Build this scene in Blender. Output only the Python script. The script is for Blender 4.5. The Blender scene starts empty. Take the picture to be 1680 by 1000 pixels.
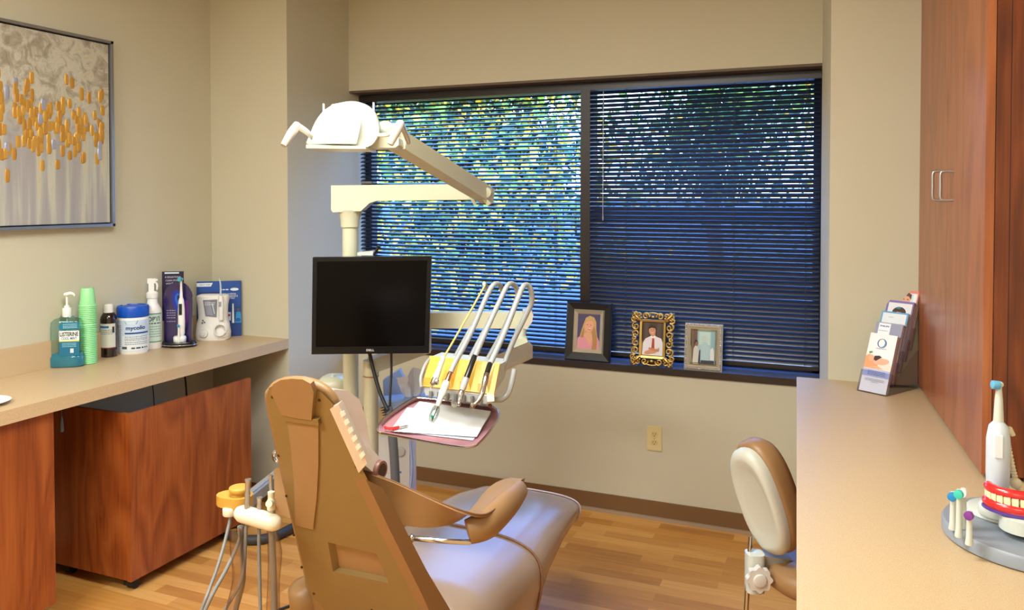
import bpy, bmesh, math, random
from mathutils import Vector as V, Matrix

S = bpy.context.scene
COL = S.collection
R = math.radians

# ------------------------------------------------------------------ camera
F, CX, CY, PITCH, YAW, EYE = 1323.0, 840.0, 353.0, R(1.3), R(22.6), 1.55
cam_data = bpy.data.cameras.new('camera')
cam_data.sensor_width = 36
cam_data.lens = 36 * F / 1680
cam_data.shift_y = -(500 - CY) / 1680
cam_data.clip_start = 0.02
cam = bpy.data.objects.new('camera', cam_data)
COL.objects.link(cam)
cam.location = (0, 0, EYE)
cam.rotation_euler = (R(90) - PITCH, 0, YAW)
S.camera = cam

# ------------------------------------------------------------------ sky, lights, exposure
W = bpy.data.worlds.new('sky')
S.world = W
W.use_nodes = True
wn = W.node_tree.nodes
wtc = wn.new('ShaderNodeTexCoord'); wsp = wn.new('ShaderNodeSeparateXYZ'); wrp = wn.new('ShaderNodeValToRGB')
wrp.color_ramp.elements[0].position = 0.0; wrp.color_ramp.elements[0].color = (0.56, 0.72, 1.0, 1)
wrp.color_ramp.elements[1].position = 0.55; wrp.color_ramp.elements[1].color = (0.13, 0.33, 1.0, 1)
W.node_tree.links.new(wtc.outputs['Generated'], wsp.inputs[0]); W.node_tree.links.new(wsp.outputs['Z'], wrp.inputs[0])
W.node_tree.links.new(wrp.outputs[0], wn['Background'].inputs[0])
wn['Background'].inputs[1].default_value = 16

def area(name, loc, sx, sy, power, color, rot=(0, 0, 0)):
    l = bpy.data.lights.new(name, 'AREA')
    l.shape = 'RECTANGLE'; l.size = sx; l.size_y = sy
    l.energy = power; l.color = color
    o = bpy.data.objects.new(name, l); COL.objects.link(o)
    o.location = loc; o.rotation_euler = rot
    return o
WARM = (0.985, 0.99, 0.965)
area('ceiling_troffer_light', (-1.1, 1.3, 2.70), 1.2, 0.6, 62, WARM)
area('ceiling_troffer_light', (-1.9, -0.2, 2.70), 1.2, 0.6, 88, WARM)
area('ceiling_troffer_light', (-0.3, -1.7, 2.70), 1.2, 0.6, 40, WARM)

sun = bpy.data.lights.new('sun', 'SUN'); sun.energy = 7; sun.color = (1.0, 0.9, 0.7); sun.angle = R(1)
suno = bpy.data.objects.new('sun', sun); COL.objects.link(suno); suno.location = (0, -4, 12); suno.rotation_euler = (R(50), 0, R(-25))

vs = S.view_settings
vs.view_transform = 'Standard'
vs.look = 'None'
vs.gamma = 1
vs.use_curve_mapping = False
vs.exposure = 0.12
S.cycles.use_denoising = True
S.cycles.max_bounces = 8
S.cycles.diffuse_bounces = 5
S.cycles.transparent_max_bounces = 24
S.cycles.sample_clamp_indirect = 6

# ------------------------------------------------------------------ pixel -> place
FW = V((-math.sin(YAW) * math.cos(PITCH), math.cos(YAW) * math.cos(PITCH), -math.sin(PITCH)))
RT = V((math.cos(YAW), math.sin(YAW), 0))
UP = RT.cross(FW)
EYEP = V((0, 0, EYE))
def ray(px, py): return FW + RT * ((px - CX) / F) + UP * ((CY - py) / F)
def at(px, py, t): return EYEP + ray(px, py) * t
def hit(px, py, p, n):
    r = ray(px, py); n = V(n)
    return EYEP + r * ((V(p) - EYEP).dot(n) / r.dot(n))
def onX(px, py, x): return hit(px, py, (x, 0, 0), (1, 0, 0))
def onY(px, py, y): return hit(px, py, (0, y, 0), (0, 1, 0))
def onZ(px, py, z): return hit(px, py, (0, 0, z), (0, 0, 1))
def depth(p): return (V(p) - EYEP).dot(FW)

# ------------------------------------------------------------------ materials
def lin(c):
    return tuple(((v / 255) / 12.92 if v / 255 <= 0.04045 else ((v / 255 + 0.055) / 1.055) ** 2.4) for v in c) + (1,)
MATS = {}
def mat(color, rough=0.5, metal=0.0, noise=0.0, scale=40, spec=0.5, coat=0.0, bump=0.0, alpha=1.0, sub=0.0, emit=None):
    key = (tuple(color), rough, metal, noise, scale, spec, coat, bump, alpha, sub, emit)
    if key in MATS: return MATS[key]
    m = bpy.data.materials.new('surface'); m.use_nodes = True
    nt = m.node_tree; b = nt.nodes['Principled BSDF']
    c = lin(color)
    b.inputs['Base Color'].default_value = c
    b.inputs['Roughness'].default_value = rough
    b.inputs['Metallic'].default_value = metal
    b.inputs['Specular IOR Level'].default_value = spec
    b.inputs['Coat Weight'].default_value = coat
    b.inputs['Coat Roughness'].default_value = 0.08
    b.inputs['Alpha'].default_value = alpha
    if sub: b.inputs['Subsurface Weight'].default_value = sub; b.inputs['Subsurface Radius'].default_value = (0.02, 0.01, 0.008)
    if emit: b.inputs['Emission Color'].default_value = c; b.inputs['Emission Strength'].default_value = emit
    tc = nt.nodes.new('ShaderNodeTexCoord'); nz = nt.nodes.new('ShaderNodeTexNoise')
    nz.inputs['Scale'].default_value = scale; nz.inputs['Detail'].default_value = 4
    nt.links.new(tc.outputs['Object'], nz.inputs['Vector'])
    if noise:
        r = nt.nodes.new('ShaderNodeValToRGB')
        r.color_ramp.elements[0].position = 0.3; r.color_ramp.elements[1].position = 0.7
        r.color_ramp.elements[0].color = tuple(x * (1 - noise) for x in c[:3]) + (1,)
        r.color_ramp.elements[1].color = tuple(min(1, x * (1 + noise)) for x in c[:3]) + (1,)
        nt.links.new(nz.outputs['Fac'], r.inputs['Fac']); nt.links.new(r.outputs['Color'], b.inputs['Base Color'])
    if bump:
        bp = nt.nodes.new('ShaderNodeBump'); bp.inputs['Strength'].default_value = bump; bp.inputs['Distance'].default_value = 0.002
        nt.links.new(nz.outputs['Fac'], bp.inputs['Height']); nt.links.new(bp.outputs['Normal'], b.inputs['Normal'])
    MATS[key] = m
    return m

def glassy(color, amount=0.12, name='clear', rough=0.02):
    """thin clear sheet: mostly see-through, fresnel gloss"""
    key = ('gl', tuple(color), amount, rough)
    if key in MATS: return MATS[key]
    m = bpy.data.materials.new(name); m.use_nodes = True
    nt = m.node_tree; nt.nodes.clear()
    out = nt.nodes.new('ShaderNodeOutputMaterial'); mx = nt.nodes.new('ShaderNodeMixShader')
    tr = nt.nodes.new('ShaderNodeBsdfTransparent'); g = nt.nodes.new('ShaderNodeBsdfGlossy'); lw = nt.nodes.new('ShaderNodeLayerWeight')
    mt = nt.nodes.new('ShaderNodeMath'); mt.operation = 'MULTIPLY_ADD'
    tr.inputs[0].default_value = lin(color); g.inputs['Roughness'].default_value = rough
    lw.inputs['Blend'].default_value = 0.3
    mt.inputs[1].default_value = 0.35; mt.inputs[2].default_value = amount * 0.4
    nt.links.new(lw.outputs['Facing'], mt.inputs[0]); nt.links.new(mt.outputs[0], mx.inputs[0])
    nt.links.new(tr.outputs[0], mx.inputs[1]); nt.links.new(g.outputs[0], mx.inputs[2]); nt.links.new(mx.outputs[0], out.inputs[0])
    MATS[key] = m
    return m

def nodes_mat(name):
    m = bpy.data.materials.new(name); m.use_nodes = True
    return m, m.node_tree, m.node_tree.nodes['Principled BSDF']
def ramp(nt, stops):
    r = nt.nodes.new('ShaderNodeValToRGB')
    e = r.color_ramp.elements
    while len(e) < len(stops): e.new(0.5)
    for i, (p, c) in enumerate(stops):
        e[i].position = p; e[i].color = lin(c)
    return r

def wood(dark, mid, light, rough=0.35, name='cherry_laminate', off=(0, 0, 0)):
    m, nt, b = nodes_mat(name)
    tc = nt.nodes.new('ShaderNodeTexCoord'); mp = nt.nodes.new('ShaderNodeMapping')
    mp.inputs['Scale'].default_value = (5, 5, 1.0); mp.inputs['Location'].default_value = off
    nt.links.new(tc.outputs['Object'], mp.inputs['Vector'])
    n1 = nt.nodes.new('ShaderNodeTexNoise'); n1.inputs['Scale'].default_value = 1.1; n1.inputs['Detail'].default_value = 2; n1.inputs['Distortion'].default_value = 0.6
    nt.links.new(mp.outputs[0], n1.inputs['Vector'])
    mu = nt.nodes.new('ShaderNodeMath'); mu.operation = 'MULTIPLY'; mu.inputs[1].default_value = 11
    fr = nt.nodes.new('ShaderNodeMath'); fr.operation = 'PINGPONG'; fr.inputs[1].default_value = 1
    nt.links.new(n1.outputs['Fac'], mu.inputs[0]); nt.links.new(mu.outputs[0], fr.inputs[0])
    mp2 = nt.nodes.new('ShaderNodeMapping'); mp2.inputs['Scale'].default_value = (130, 130, 5)
    nt.links.new(tc.outputs['Object'], mp2.inputs['Vector'])
    n2 = nt.nodes.new('ShaderNodeTexNoise'); n2.inputs['Scale'].default_value = 1; n2.inputs['Detail'].default_value = 3
    nt.links.new(mp2.outputs[0], n2.inputs['Vector'])
    ad = nt.nodes.new('ShaderNodeMix'); ad.data_type = 'FLOAT'; ad.inputs[0].default_value = 0.6
    nt.links.new(fr.outputs[0], ad.inputs[2]); nt.links.new(n2.outputs['Fac'], ad.inputs[3])
    r = ramp(nt, [(0.12, dark), (0.5, mid), (0.85, light)])
    nt.links.new(ad.outputs[0], r.inputs[0]); nt.links.new(r.outputs[0], b.inputs['Base Color'])
    b.inputs['Roughness'].default_value = rough
    return m

# ------------------------------------------------------------------ mesh builder
class MB:
    def __init__(s): s.bm = bmesh.new(); s.mi = 0; s.mats = []
    def m(s, material):
        if material not in s.mats: s.mats.append(material)
        s.mi = s.mats.index(material); return s
    def face(s, vs):
        try: f = s.bm.faces.new(vs)
        except ValueError: return None
        f.material_index = s.mi; return f
    def v(s, p): return s.bm.verts.new(V(p))
    def _bevel(s, verts, width, seg=2):
        vs = set(verts)
        ed = [e for e in s.bm.edges if e.verts[0] in vs and e.verts[1] in vs]
        ed = [e for e in ed if len(e.link_faces) == 2 and e.calc_face_angle(0) > 0.35]
        r = bmesh.ops.bevel(s.bm, geom=ed, offset=width, segments=seg, profile=0.5, affect='EDGES', clamp_overlap=True)
        for f in r['faces']: f.material_index = s.mi
    def box(s, a, b, bevel=0.0, seg=2, M=None):
        x0, x1 = sorted((a[0], b[0])); y0, y1 = sorted((a[1], b[1])); z0, z1 = sorted((a[2], b[2]))
        P = [V((x, y, z)) for z in (z0, z1) for x, y in ((x0, y0), (x1, y0), (x1, y1), (x0, y1))]
        return s.hexa([M @ p for p in P] if M else P, bevel, seg)
    def hexa(s, P, bevel=0.0, seg=2):
        v = [s.v(p) for p in P]
        for q in ((3, 2, 1, 0), (4, 5, 6, 7), (0, 1, 5, 4), (1, 2, 6, 5), (2, 3, 7, 6), (3, 0, 4, 7)): s.face([v[i] for i in q])
        if bevel: s._bevel(v, bevel, seg)
        return s
    def prism(s, pts, vec, bevel=0.0, seg=2):
        vec = V(vec); n = len(pts)
        a = [s.v(p) for p in pts]; b = [s.v(V(p) + vec) for p in pts]
        s.face(a[::-1]); s.face(b)
        for i in range(n): s.face([a[i], a[(i + 1) % n], b[(i + 1) % n], b[i]])
        if bevel: s._bevel(a + b, bevel, seg)
        return s
    def rings(s, rs, cap=True, closed=True):
        L = [[s.v(p) for p in r] for r in rs]
        n = len(L[0])
        for A, B in zip(L, L[1:]):
            for i in range(n if closed else n - 1): s.face([A[i], A[(i + 1) % n], B[(i + 1) % n], B[i]])
        if cap and closed: s.face(L[0][::-1]); s.face(L[-1])
        return s
    def tube(s, pts, r, seg=10, sub=6, cap=True, flat=None):
        pts = [V(p) for p in pts]
        rr = list(r) if isinstance(r, (list, tuple)) else [r] * len(pts)
        if sub > 1 and len(pts) > 2:
            P, Q = [], []
            n = len(pts)
            for i in range(n - 1):
                p0, p1, p2, p3 = pts[max(i - 1, 0)], pts[i], pts[i + 1], pts[min(i + 2, n - 1)]
                for k in range(sub):
                    t = k / sub
                    P.append(0.5 * ((2 * p1) + (p2 - p0) * t + (2 * p0 - 5 * p1 + 4 * p2 - p3) * t * t + (3 * p1 - p0 - 3 * p2 + p3) * t ** 3))
                    Q.append(rr[i] * (1 - t) + rr[i + 1] * t)
            P.append(pts[-1]); Q.append(rr[-1]); pts, rr = P, Q
        d0 = (pts[1] - pts[0]).normalized()
        u = d0.orthogonal().normalized() if flat is None else (V(flat[0]) - d0 * V(flat[0]).dot(d0)).normalized()
        rs = []
        for i, p in enumerate(pts):
            d = (pts[min(i + 1, len(pts) - 1)] - pts[max(i - 1, 0)]).normalized()
            u = (u - d * u.dot(d)).normalized(); w = d.cross(u)
            k = 1 if flat is None else flat[1]
            rs.append([p + (u * math.cos(a) + w * math.sin(a) * k) * rr[i] for a in [2 * math.pi * j / seg for j in range(seg)]])
        return s.rings(rs, cap)
    def cyl(s, a, b, r0, r1=None, seg=24, bevel=0.0):
        a, b = V(a), V(b); r1 = r0 if r1 is None else r1
        d = (b - a).normalized(); h = (b - a).length
        if bevel:
            pr = [(r0 - bevel, 0), (r0 - bevel * .3, bevel * .3), (r0, bevel), (r1, h - bevel), (r1 - bevel * .3, h - bevel * .3), (r1 - bevel, h)]
        else: pr = [(r0, 0), (r1, h)]
        return s.lathe(pr, a, d, seg)
    def lathe(s, prof, o=(0, 0, 0), axis=(0, 0, 1), seg=32, M=None, sx=1.0, sy=1.0):
        o = V(o); d = V(axis).normalized()
        if abs(d.z) > 0.999: u = V((1, 0, 0)); w = V((0, 1, 0)) * (1 if d.z > 0 else -1)
        else: u = d.orthogonal().normalized(); w = d.cross(u)
        rs = [[o + d * z + (u * math.cos(a) * sx + w * math.sin(a) * sy) * max(r, 1e-5) for a in [2 * math.pi * j / seg for j in range(seg)]] for r, z in prof]
        if M: rs = [[M @ p for p in r] for r in rs]
        return s.rings(rs)
    def ell(s, c, r, M=None, seg=20, n=12):
        c = V(c); r = (r, r, r) if isinstance(r, (int, float)) else r
        M = M or Matrix.Identity(3)
        rs = []
        for i in range(1, n):
            a = math.pi * i / n
            rs.append([c + M @ V((r[0] * math.sin(a) * math.cos(b), r[1] * math.sin(a) * math.sin(b), -r[2] * math.cos(a))) for b in [2 * math.pi * j / seg for j in range(seg)]])
        return s.rings(rs)
    def grid(s, P, thick=None, nrm=None):
        """P[i][j] points; optional thickness"""
        L = [[s.v(p) for p in row] for row in P]
        n, m_ = len(P), len(P[0]); fs = []
        for i in range(n - 1):
            for j in range(m_ - 1): fs.append(s.face([L[i][j], L[i + 1][j], L[i + 1][j + 1], L[i][j + 1]]))
        if thick:
            s.bm.normal_update()
            off = []
            for row in L:
                off.append([s.v(v.co - v.normal * thick) for v in row])
            for i in range(n - 1):
                for j in range(m_ - 1): s.face([off[i][j], off[i][j + 1], off[i + 1][j + 1], off[i + 1][j]])
            for i in range(n - 1):
                s.face([L[i][0], off[i][0], off[i + 1][0], L[i + 1][0]]); s.face([L[i][-1], L[i + 1][-1], off[i + 1][-1], off[i][-1]])
            for j in range(m_ - 1):
                s.face([L[0][j], L[0][j + 1], off[0][j + 1], off[0][j]]); s.face([L[-1][j], off[-1][j], off[-1][j + 1], L[-1][j + 1]])
        return s
    def mesh(s, me, M):
        vs = [s.v(M @ v.co) for v in me.vertices]
        for p in me.polygons: s.face([vs[i] for i in p.vertices])
    def build(s, name, material=None, parent=None, smooth=40, local=False):
        bmesh.ops.remove_doubles(s.bm, verts=s.bm.verts, dist=1e-6)
        bmesh.ops.recalc_face_normals(s.bm, faces=s.bm.faces)
        me = bpy.data.meshes.new(name)
        if parent is not None and not local: s.bm.transform(ROOTM[parent.name].inverted())
        s.bm.to_mesh(me); s.bm.free()
        for mm in (s.mats if s.mats else [material]): me.materials.append(mm)
        if smooth:
            me.shade_smooth(); me.set_sharp_from_angle(angle=R(smooth))
        o = bpy.data.objects.new(name, me); COL.objects.link(o)
        if parent is not None:
            o.parent = parent; ROOTM[o.name] = ROOTM[parent.name]
        return o
ROOTM = {}
def thing(name, label, cat, loc=(0, 0, 0), rz=0.0, group=None, M=None):
    o = bpy.data.objects.new(name, None); COL.objects.link(o); o.empty_display_size = 0.05
    o.location = loc; o.rotation_euler = (0, 0, rz)
    ROOTM[o.name] = Matrix.Translation(V(loc)) @ Matrix.Rotation(rz, 4, 'Z')
    if M is not None:
        o.matrix_basis = M; ROOTM[o.name] = M.copy()
    return tag(o, label, cat, group)
def tag(o, label, cat, group=None, kind=None):
    o['label'] = label; o['category'] = cat
    if group: o['group'] = group
    if kind: o['kind'] = kind
    return o
def struct(o): o['kind'] = 'structure'; return o
def copy_tree(o, parent=None):
    c = o.copy(); COL.objects.link(c)
    if parent is not None: c.parent = parent
    for ch in list(o.children): copy_tree(ch, c)
    return c

FACE = YAW   # rotation that turns a thing's -y side to the camera heading
def lab(o, l): o['label'] = l; return o

# text -> mesh, in a frame (origin, x direction, y direction)
def textmesh(body, bold=0.0):
    cu = bpy.data.curves.new('lettering', 'FONT'); cu.body = body; cu.size = 1; cu.align_x = 'CENTER'; cu.align_y = 'CENTER'
    cu.offset = bold; cu.resolution_u = 3
    o = bpy.data.objects.new('lettering', cu); COL.objects.link(o)
    bpy.context.view_layer.update()
    me = bpy.data.meshes.new_from_object(o.evaluated_get(bpy.context.evaluated_depsgraph_get()))
    bpy.data.objects.remove(o); bpy.data.curves.remove(cu)
    return me

class Panel:
    """flat (or cylinder-wrapped) print in a local frame: x right, y up, facing -y of the local frame; layers 0.15 mm apart"""
    def __init__(s, mb, o=(0, 0, 0), x=(1, 0, 0), y=(0, 0, 1), radius=None, step=0.00018, k0=1):
        s.mb, s.o, s.x, s.y = mb, V(o), V(x).normalized(), V(y).normalized()
        s.n = s.x.cross(s.y); s.R = radius; s.k = k0; s.step = step
    def p(s, a, b, off):
        if s.R:
            th = a / s.R; r = s.R + off
            return s.o + s.x * (r * math.sin(th)) + s.n * (r * math.cos(th)) + s.y * b
        return s.o + s.x * a + s.y * b + s.n * off
    def poly(s, pts, color, rough=0.5):
        s.mb.m(color if hasattr(color, 'node_tree') else mat(color, rough)); off = s.k * s.step; s.k += 1
        s.mb.face([s.mb.v(s.p(a, b, off)) for a, b in pts]); return s
    def rect(s, x0, y0, x1, y1, color, rough=0.5):
        s.mb.m(color if hasattr(color, 'node_tree') else mat(color, rough)); off = s.k * s.step; s.k += 1
        n = 1 if not s.R else max(1, int(abs(x1 - x0) / s.R / 0.12))
        for i in range(n):
            a, b = x0 + (x1 - x0) * i / n, x0 + (x1 - x0) * (i + 1) / n
            s.mb.face([s.mb.v(s.p(q, w, off)) for q, w in ((a, y0), (b, y0), (b, y1), (a, y1))])
        return s
    def ell(s, cx, cy, rx, ry, color, n=20, rot=0, rough=0.5):
        c, q = math.cos(rot), math.sin(rot)
        pts = [(cx + rx * math.cos(a) * c - ry * math.sin(a) * q, cy + rx * math.cos(a) * q + ry * math.sin(a) * c) for a in [2 * math.pi * i / n for i in range(n)]]
        return s.poly(pts, color, rough)
    def text(s, body, cx, cy, h, color, width=None, bold=0.0, shear=0.0):
        me = textmesh(body, bold)
        xs = [v.co.x for v in me.vertices]; ys = [v.co.y for v in me.vertices]
        if not xs: return s
        mx, my = (max(xs) + min(xs)) / 2, (max(ys) + min(ys)) / 2
        hh = (max(ys) - min(ys)) or 1; sc = h / hh; sx = sc if width is None else width / (max(xs) - min(xs))
        s.mb.m(color if hasattr(color, 'node_tree') else mat(color)); off = s.k * s.step; s.k += 1
        vs = [s.mb.v(s.p(cx + (v.co.x - mx) * sx + shear * (v.co.y - my) * sc, cy + (v.co.y - my) * sc, off)) for v in me.vertices]
        for p in me.polygons: s.mb.face([vs[i] for i in p.vertices])
        bpy.data.meshes.remove(me); return s
    def lines(s, x0, x1, ys, h, color):
        """rows of tiny unreadable print"""
        s.mb.m(mat(color)); off = s.k * s.step; s.k += 1
        rnd = random.Random(int(abs(x0 * 9e4)) + len(ys))
        for y in ys:
            a = x0
            while a < x1:
                w = h * rnd.uniform(0.8, 3.2); b = min(x1, a + w)
                s.mb.face([s.mb.v(s.p(q, z, off)) for q, z in ((a, y), (b, y), (b, y + h), (a, y + h))]); a = b + h * 0.7
            if rnd.random() < .3: pass
        return s

# ------------------------------------------------------------------ shared surfaces
PAINT = mat((197, 193, 170), 0.85, noise=0.015, scale=3, spec=0.2)
BEIGE_PLASTIC = mat((216, 208, 178), 0.35)
CREAM = mat((218, 212, 186), 0.3)
WHITE = mat((235, 235, 230), 0.3)
CHROME = mat((205, 205, 205), 0.15, 1.0)
STEEL = mat((182, 182, 180), 0.34, 0.8)
BLACK = mat((14, 14, 15), 0.4)
RUBBER = mat((22, 22, 24), 0.65)
GREYHOSE = mat((128, 130, 128), 0.45)
CHERRY = wood((112, 50, 16), (146, 74, 30), (166, 92, 42))
TAN = mat((146, 112, 72), 0.42, noise=0.03, scale=14, bump=0.06)
TAN_SHELL = mat((130, 105, 60), 0.38, noise=0.03, scale=6)
TAUPE = mat((164, 143, 124), 0.24, noise=0.02, scale=10)
GOLD = mat((196, 164, 96), 0.34, 1.0)
m, nt, b = nodes_mat('speckled_laminate')
tc = nt.nodes.new('ShaderNodeTexCoord'); nz = nt.nodes.new('ShaderNodeTexNoise'); nz.inputs['Scale'].default_value = 520; nz.inputs['Detail'].default_value = 3
nt.links.new(tc.outputs['Object'], nz.inputs['Vector'])
rp = ramp(nt, [(0.3, (178, 150, 112)), (0.5, (194, 168, 128)), (0.7, (204, 180, 140))]); nt.links.new(nz.outputs['Fac'], rp.inputs[0]); nt.links.new(rp.outputs[0], b.inputs['Base Color'])
b.inputs['Roughness'].default_value = 0.38
LAMINATE = m

def cr2(pts, sub=4):
    out = []; n = len(pts)
    for i in range(n):
        p0, p1, p2, p3 = [V(pts[(i + j - 1) % n]) for j in range(4)]
        for k_ in range(sub):
            t = k_ / sub; out.append(tuple(0.5 * ((2 * p1) + (p2 - p0) * t + (2 * p0 - 5 * p1 + 4 * p2 - p3) * t * t + (3 * p1 - p0 - 3 * p2 + p3) * t ** 3)))
    return out

# ================================================================== THE ROOM
YB, YP, CEIL = 3.82, 3.28, 2.74
XL = onY(347, 330, YP).x
XR1 = onY(472, 330, YP).x                    # face of the left pier's reveal
RN = onY(1361, 350, YP); RF = onY(1347, 350, YB)   # right reveal near / far
ZS = onY(1305, 621, YB).z                    # sill top
ZW = onY(1350, 103, YB).z                    # window head
YOUT = YB + 0.26
RSL = R(-3.4)                                # the right-hand wall runs a little off square
WRX = 0.62                                   # right wall at YP

# floor: short strips of wood running along the window wall
m, nt, b = nodes_mat('strip_floor')
tc = nt.nodes.new('ShaderNodeTexCoord'); mp = nt.nodes.new('ShaderNodeMapping'); nt.links.new(tc.outputs['Object'], mp.inputs[0])
br = nt.nodes.new('ShaderNodeTexBrick'); nt.links.new(mp.outputs[0], br.inputs[0])
br.inputs['Scale'].default_value = 1; br.inputs['Brick Width'].default_value = 0.34; br.inputs['Row Height'].default_value = 0.062
br.inputs['Mortar Size'].default_value = 0.0004; br.inputs['Mortar Smooth'].default_value = 0.3; br.offset = 0.37; br.offset_frequency = 2
br.inputs['Color1'].default_value = (0.0, 0.0, 0.0, 1); br.inputs['Color2'].default_value = (1, 1, 1, 1); br.inputs['Mortar'].default_value = (0.2, 0.2, 0.2, 1)
mp2 = nt.nodes.new('ShaderNodeMapping'); mp2.inputs['Scale'].default_value = (5, 70, 1); nt.links.new(tc.outputs['Object'], mp2.inputs[0])
nz = nt.nodes.new('ShaderNodeTexNoise'); nz.inputs['Scale'].default_value = 1; nz.inputs['Detail'].default_value = 4; nt.links.new(mp2.outputs[0], nz.inputs[0])
mx = nt.nodes.new('ShaderNodeMix'); mx.data_type = 'FLOAT'; mx.inputs[0].default_value = 0.5
nt.links.new(br.outputs['Color'], mx.inputs[2]); nt.links.new(nz.outputs['Fac'], mx.inputs[3])
rp = ramp(nt, [(0.1, (164, 106, 44)), (0.45, (196, 138, 66)), (0.8, (218, 164, 90))]); nt.links.new(mx.outputs[0], rp.inputs[0])
nt.links.new(rp.outputs[0], b.inputs['Base Color']); b.inputs['Roughness'].default_value = 0.34
FLOORM = m
struct(MB().box((XL - .2, -2.8, -.1), (1.4, YOUT, 0)).build('floor', FLOORM, smooth=0))
struct(MB().box((XL - .2, -2.8, CEIL), (1.4, YOUT, CEIL + .1)).build('ceiling', mat((225, 222, 212), .9), smooth=0))
struct(MB().box((XL - .12, -2.8, 0), (XL, YP + .02, CEIL)).build('wall_left', PAINT, smooth=0))
struct(MB().box((XL - .12, -2.8, 0), (1.4, -2.68, CEIL)).build('wall_front', PAINT, smooth=0))
def zp(pts, z0, z1, mb=None): return (mb or MB()).prism([(x, y, z0) for x, y in pts], (0, 0, z1 - z0))
struct(zp([(XL - .12, YP), (XR1, YP), (XR1, YOUT), (XL - .12, YOUT)], 0, CEIL).build('wall_left_pier', PAINT, smooth=0))
struct(zp([(RN.x, YP), (1.4, YP), (1.4, YOUT), (RF.x + .01, YOUT), (RF.x, YB)], 0, CEIL).build('wall_right_pier', PAINT, smooth=0))
dx = math.tan(-RSL)
struct(zp([(WRX, YP), (WRX + dx * (YP + 2.7), -2.7), (WRX + .6, -2.7), (WRX + .6, YP)], 0, CEIL).build('wall_right', PAINT, smooth=0))
# window wall: strip under the sill and strip over the head
w = MB().box((XR1, YB, 0), (RF.x, YOUT, ZS - .03)).box((XR1, YB, ZW), (RF.x, YOUT, CEIL))
struct(w.build('wall_window', PAINT, smooth=0))
# cove base and its pale bead at the floor
hb = onY(1225, 843, YB).z
BASE = mat((116, 84, 50), 0.5)
bb = MB().box((XR1, YB - .008, .012), (RF.x + .02, YB, hb), .002)
struct(bb.build('baseboard_back', BASE))
struct(MB().box((XR1, YB - .02, 0), (RF.x + .02, YB, .016), .003).build('trim_1', mat((160, 140, 116), .4)))
for nm, a, c in (('baseboard_left', (XL, -2.6, 0), (XL + .008, YP, hb)), ('baseboard_left_pier', (XL, YP - .008, 0), (XR1, YP, hb)),
                 ('baseboard_left_reveal', (XR1, YP - .008, 0), (XR1 + .008, YB, hb)), ('baseboard_right_pier', (RN.x, YP - .008, 0), (WRX, YP, hb))):
    struct(MB().box(a, c, .002).build(nm, BASE))

# ------------------------------------------------------------------ window
DK = mat((38, 31, 28), 0.35)
SKYLIT_SILL = mat((92, 98, 116), 0.2, spec=0.9)  # dark sill board, its blue sky reflection painted into a paler base colour
win = bpy.data.objects.new('window_1', None); COL.objects.link(win); win.location = ((XR1 + RF.x) / 2, YB, ZS); ROOTM[win.name] = Matrix.Translation(win.location); struct(win)
YF = YB + .165                                  # window frame face
XM = onY(967, 330, YF).x
zt = onY(1200, 355, YF + .03).z                # transom
fr = MB()
fr.box((XR1, YF, ZW - .05), (RF.x, YF + .06, ZW), .003).box((XR1, YF, ZS), (RF.x, YF + .06, ZS + .04), .003)
fr.box((XR1, YF, ZS), (XR1 + .04, YF + .06, ZW), .003).box((RF.x - .04, YF, ZS), (RF.x, YF + .06, ZW), .003)
fr.box((XM - .025, YF - .075, ZS), (XM + .025, YF + .06, ZW), .003)
fr.box((XM, YF + .01, zt - .03), (RF.x, YF + .05, zt + .03), .003)
fr.build('window_frame', DK, win)
GLASS = glassy((225, 235, 238), 0.04, 'window_glass')
for x0, x1 in ((XR1 + .03, XM - .02), (XM + .02, RF.x - .03)):
    MB().box((x0, YF + .028, ZS + .02), (x1, YF + .032, ZW - .02)).build('window_pane', GLASS, win, smooth=0)
MB().box((XR1, YB - .004, ZS - .028), (RF.x + .002, YF, ZS), .003).build('window_sill', SKYLIT_SILL, win)
MB().box((XR1, YB - .009, ZS - .032), (RF.x + .002, YB - .0035, ZS + .0005), .002).build('sill_edge', mat((46, 38, 34), .35), win)
MB().box((XR1, YB + .002, ZW - .012), (RF.x, YF, ZW), .002).build('head_lining', mat((96, 82, 68), .6), win)

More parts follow.
